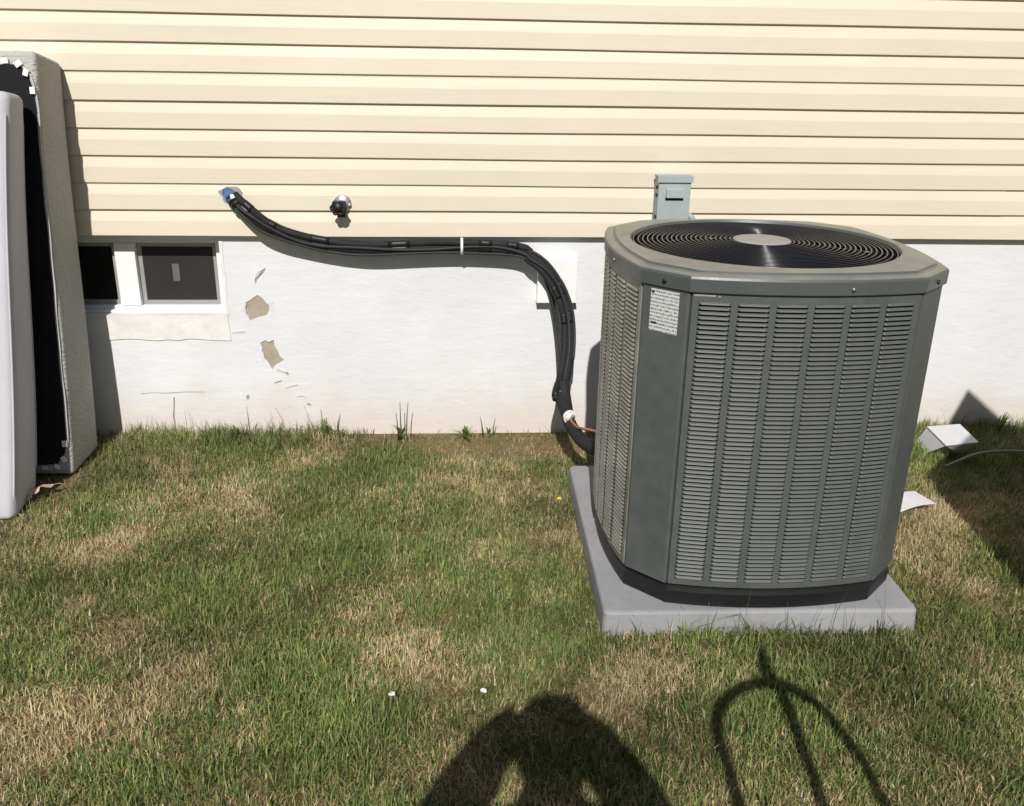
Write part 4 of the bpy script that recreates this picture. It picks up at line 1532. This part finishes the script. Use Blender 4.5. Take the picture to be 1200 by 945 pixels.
# the photographer: stands behind the lens, both hands on a phone held sideways at eye height
def skin_figure():
    V, E, Rd = [], [], []
    def v(p, r, link=None):
        V.append(p); Rd.append(r if isinstance(r, tuple) else (r, r))
        if link is not None: E.append((link, len(V) - 1))
        return len(V) - 1
    pel = v((0, 0, 0.95), (0.155, 0.115))
    bel = v((0, 0.01, 1.12), (0.150, 0.105), pel)
    ch = v((0, 0.0, 1.30), (0.165, 0.115), bel)
    up = v((0, -0.01, 1.43), (0.12, 0.085), ch)
    nk = v((0, 0.01, 1.515), 0.056, up)
    jaw = v((0, 0.035, 1.585), (0.062, 0.070), nk)
    mid = v((0, 0.025, 1.655), (0.076, 0.092), jaw)
    tp = v((0, 0.010, 1.725), (0.064, 0.078), mid)
    for s in (-1, 1):
        sh = v((s * 0.185, -0.01, 1.42), 0.068, up)
        ua = v((s * 0.240, 0.06, 1.31), 0.060, sh)
        el = v((s * 0.292, 0.12, 1.245), 0.062, ua)
        fa = v((s * 0.178, 0.185, 1.395), 0.078, el)
        wr = v((s * 0.120, 0.235, 1.470), 0.060, fa)
        pm = v((s * 0.100, 0.2650, 1.495), (0.040, 0.024), wr)
        for i, (dz, ln) in enumerate(((0.040, 0.9), (0.020, 1.0), (-0.001, 0.95), (-0.020, 0.8))):
            a = v((s * 0.096, 0.2710, 1.502 + dz * .75), 0.0095, pm)
            b = v((s * 0.090, 0.2765, 1.506 + dz), 0.0088, a)
            v((s * (0.090 - 0.022 * ln), 0.2765, 1.507 + dz), 0.0078, b)
        t1 = v((s * 0.085, 0.2480, 1.492), 0.0115, pm)
        t2 = v((s * 0.072, 0.2440, 1.503), 0.0100, t1)
        v((s * 0.058, 0.2480, 1.512), 0.0085, t2)
        hp = v((s * 0.095, 0, 0.90), 0.100, pel)
        kn = v((s * 0.115, 0.03, 0.50), 0.066, hp)
        cf = v((s * 0.118, 0.005, 0.34), 0.060, kn)
        an = v((s * 0.12, -0.02, 0.10), 0.045, cf)
        he = v((s * 0.122, -0.02, 0.042), (0.042, 0.040), an)
        v((s * 0.135, 0.10, 0.040), (0.044, 0.034), he)
        v((s * 0.142, 0.18, 0.033), (0.036, 0.024), len(V) - 1)
    me = bpy.data.meshes.new('person_body')
    me.from_pydata(V, E, [])
    ob = bpy.data.objects.new('tmp', me)
    COL.objects.link(ob)
    md = ob.modifiers.new('s', 'SKIN'); md.use_smooth_shade = True
    sv = me.skin_vertices[0].data
    for i, r in enumerate(Rd):
        sv[i].radius = r
        sv[i].use_root = (i == 0)
    sb = ob.modifiers.new('u', 'SUBSURF'); sb.levels = 2; sb.render_levels = 2
    dg = bpy.context.evaluated_depsgraph_get()
    dg.update()
    out = bpy.data.meshes.new_from_object(ob.evaluated_get(dg))
    bpy.data.objects.remove(ob)
    return out


pers = tag(empty('person', (0.0, -3.935, 0)), 'person standing behind the camera in dark shirt and jeans, holding up a phone', 'person')
body = skin_figure()
body.name = 'body'
for k in ('skin', 'shirt', 'jeans', 'boot'):
    body.materials.append(M[k])
for f in body.polygons:
    c = f.center
    f.use_smooth = True
    hand = c.y > 0.215 and c.z > 1.40
    f.material_index = 0 if (c.z > 1.50 or hand) else 1 if c.z > 0.93 else 2 if c.z > 0.12 else 3
bo = bpy.data.objects.new('body', body)
COL.objects.link(bo); bo.parent = pers
# hair, ears, nose, eyes, mouth
m = MB()
rings = []
for i in range(9):
    a = i / 8 * PI * 0.56
    r = math.sin(a)
    rings.append([(0.105 * r * math.cos(b), 0.012 + 0.104 * r * math.sin(b) * (1 if math.sin(b) < 0 else 0.86), 1.672 + 0.118 * math.cos(a) - (0.045 * max(0, -math.sin(b)) if i > 6 else 0) + .004 * math.sin(b * 7 + i)) for b in np.linspace(0, 2 * PI, 24, endpoint=False)])
m.loft(rings, True, False, smooth=True)
m.build('hair', M['hair'], pers)
for s in (-1, 1):
    m = MB(); m.tube(spline([(s * 0.080, 0.01, 1.635), (s * 0.092, 0.0, 1.655), (s * 0.092, 0.005, 1.680), (s * 0.082, 0.02, 1.688)], 4), 0.008, 8)
    m.build('ear', M['skin'], pers)
    m = MB(); m.tube([(s * 0.031, 0.100, 1.664), (s * 0.031, 0.1125, 1.664)], [0.011, 0.006], 10)
    m.build('eye', M['white'], pers)
m = MB(); m.tube([(0, 0.106, 1.672), (0, 0.122, 1.645), (0, 0.126, 1.632), (0, 0.108, 1.626)], [0.008, 0.012, 0.014, 0.010], 10)
m.build('nose', M['skin'], pers)
m = MB(); m.tube([(-0.024, 0.096, 1.598), (0, 0.106, 1.596), (0.024, 0.096, 1.598)], [0.003, 0.006, 0.003], 8)
m.build('mouth', M['redpaint'], pers)
ph = tag(empty('phone', (0.0, -3.685, 1.5164)), 'black phone held sideways in both hands of the person behind the camera', 'phone')
m = MB(); m.box(-0.079, 0.079, -0.004, 0.004, -0.045, 0.037, 0.003)
m.build('phone_body', M['black'], ph)
m = MB(); m.box(-0.072, 0.072, -0.0048, -0.0041, -0.039, 0.031)
m.build('screen', M['wire'], ph)
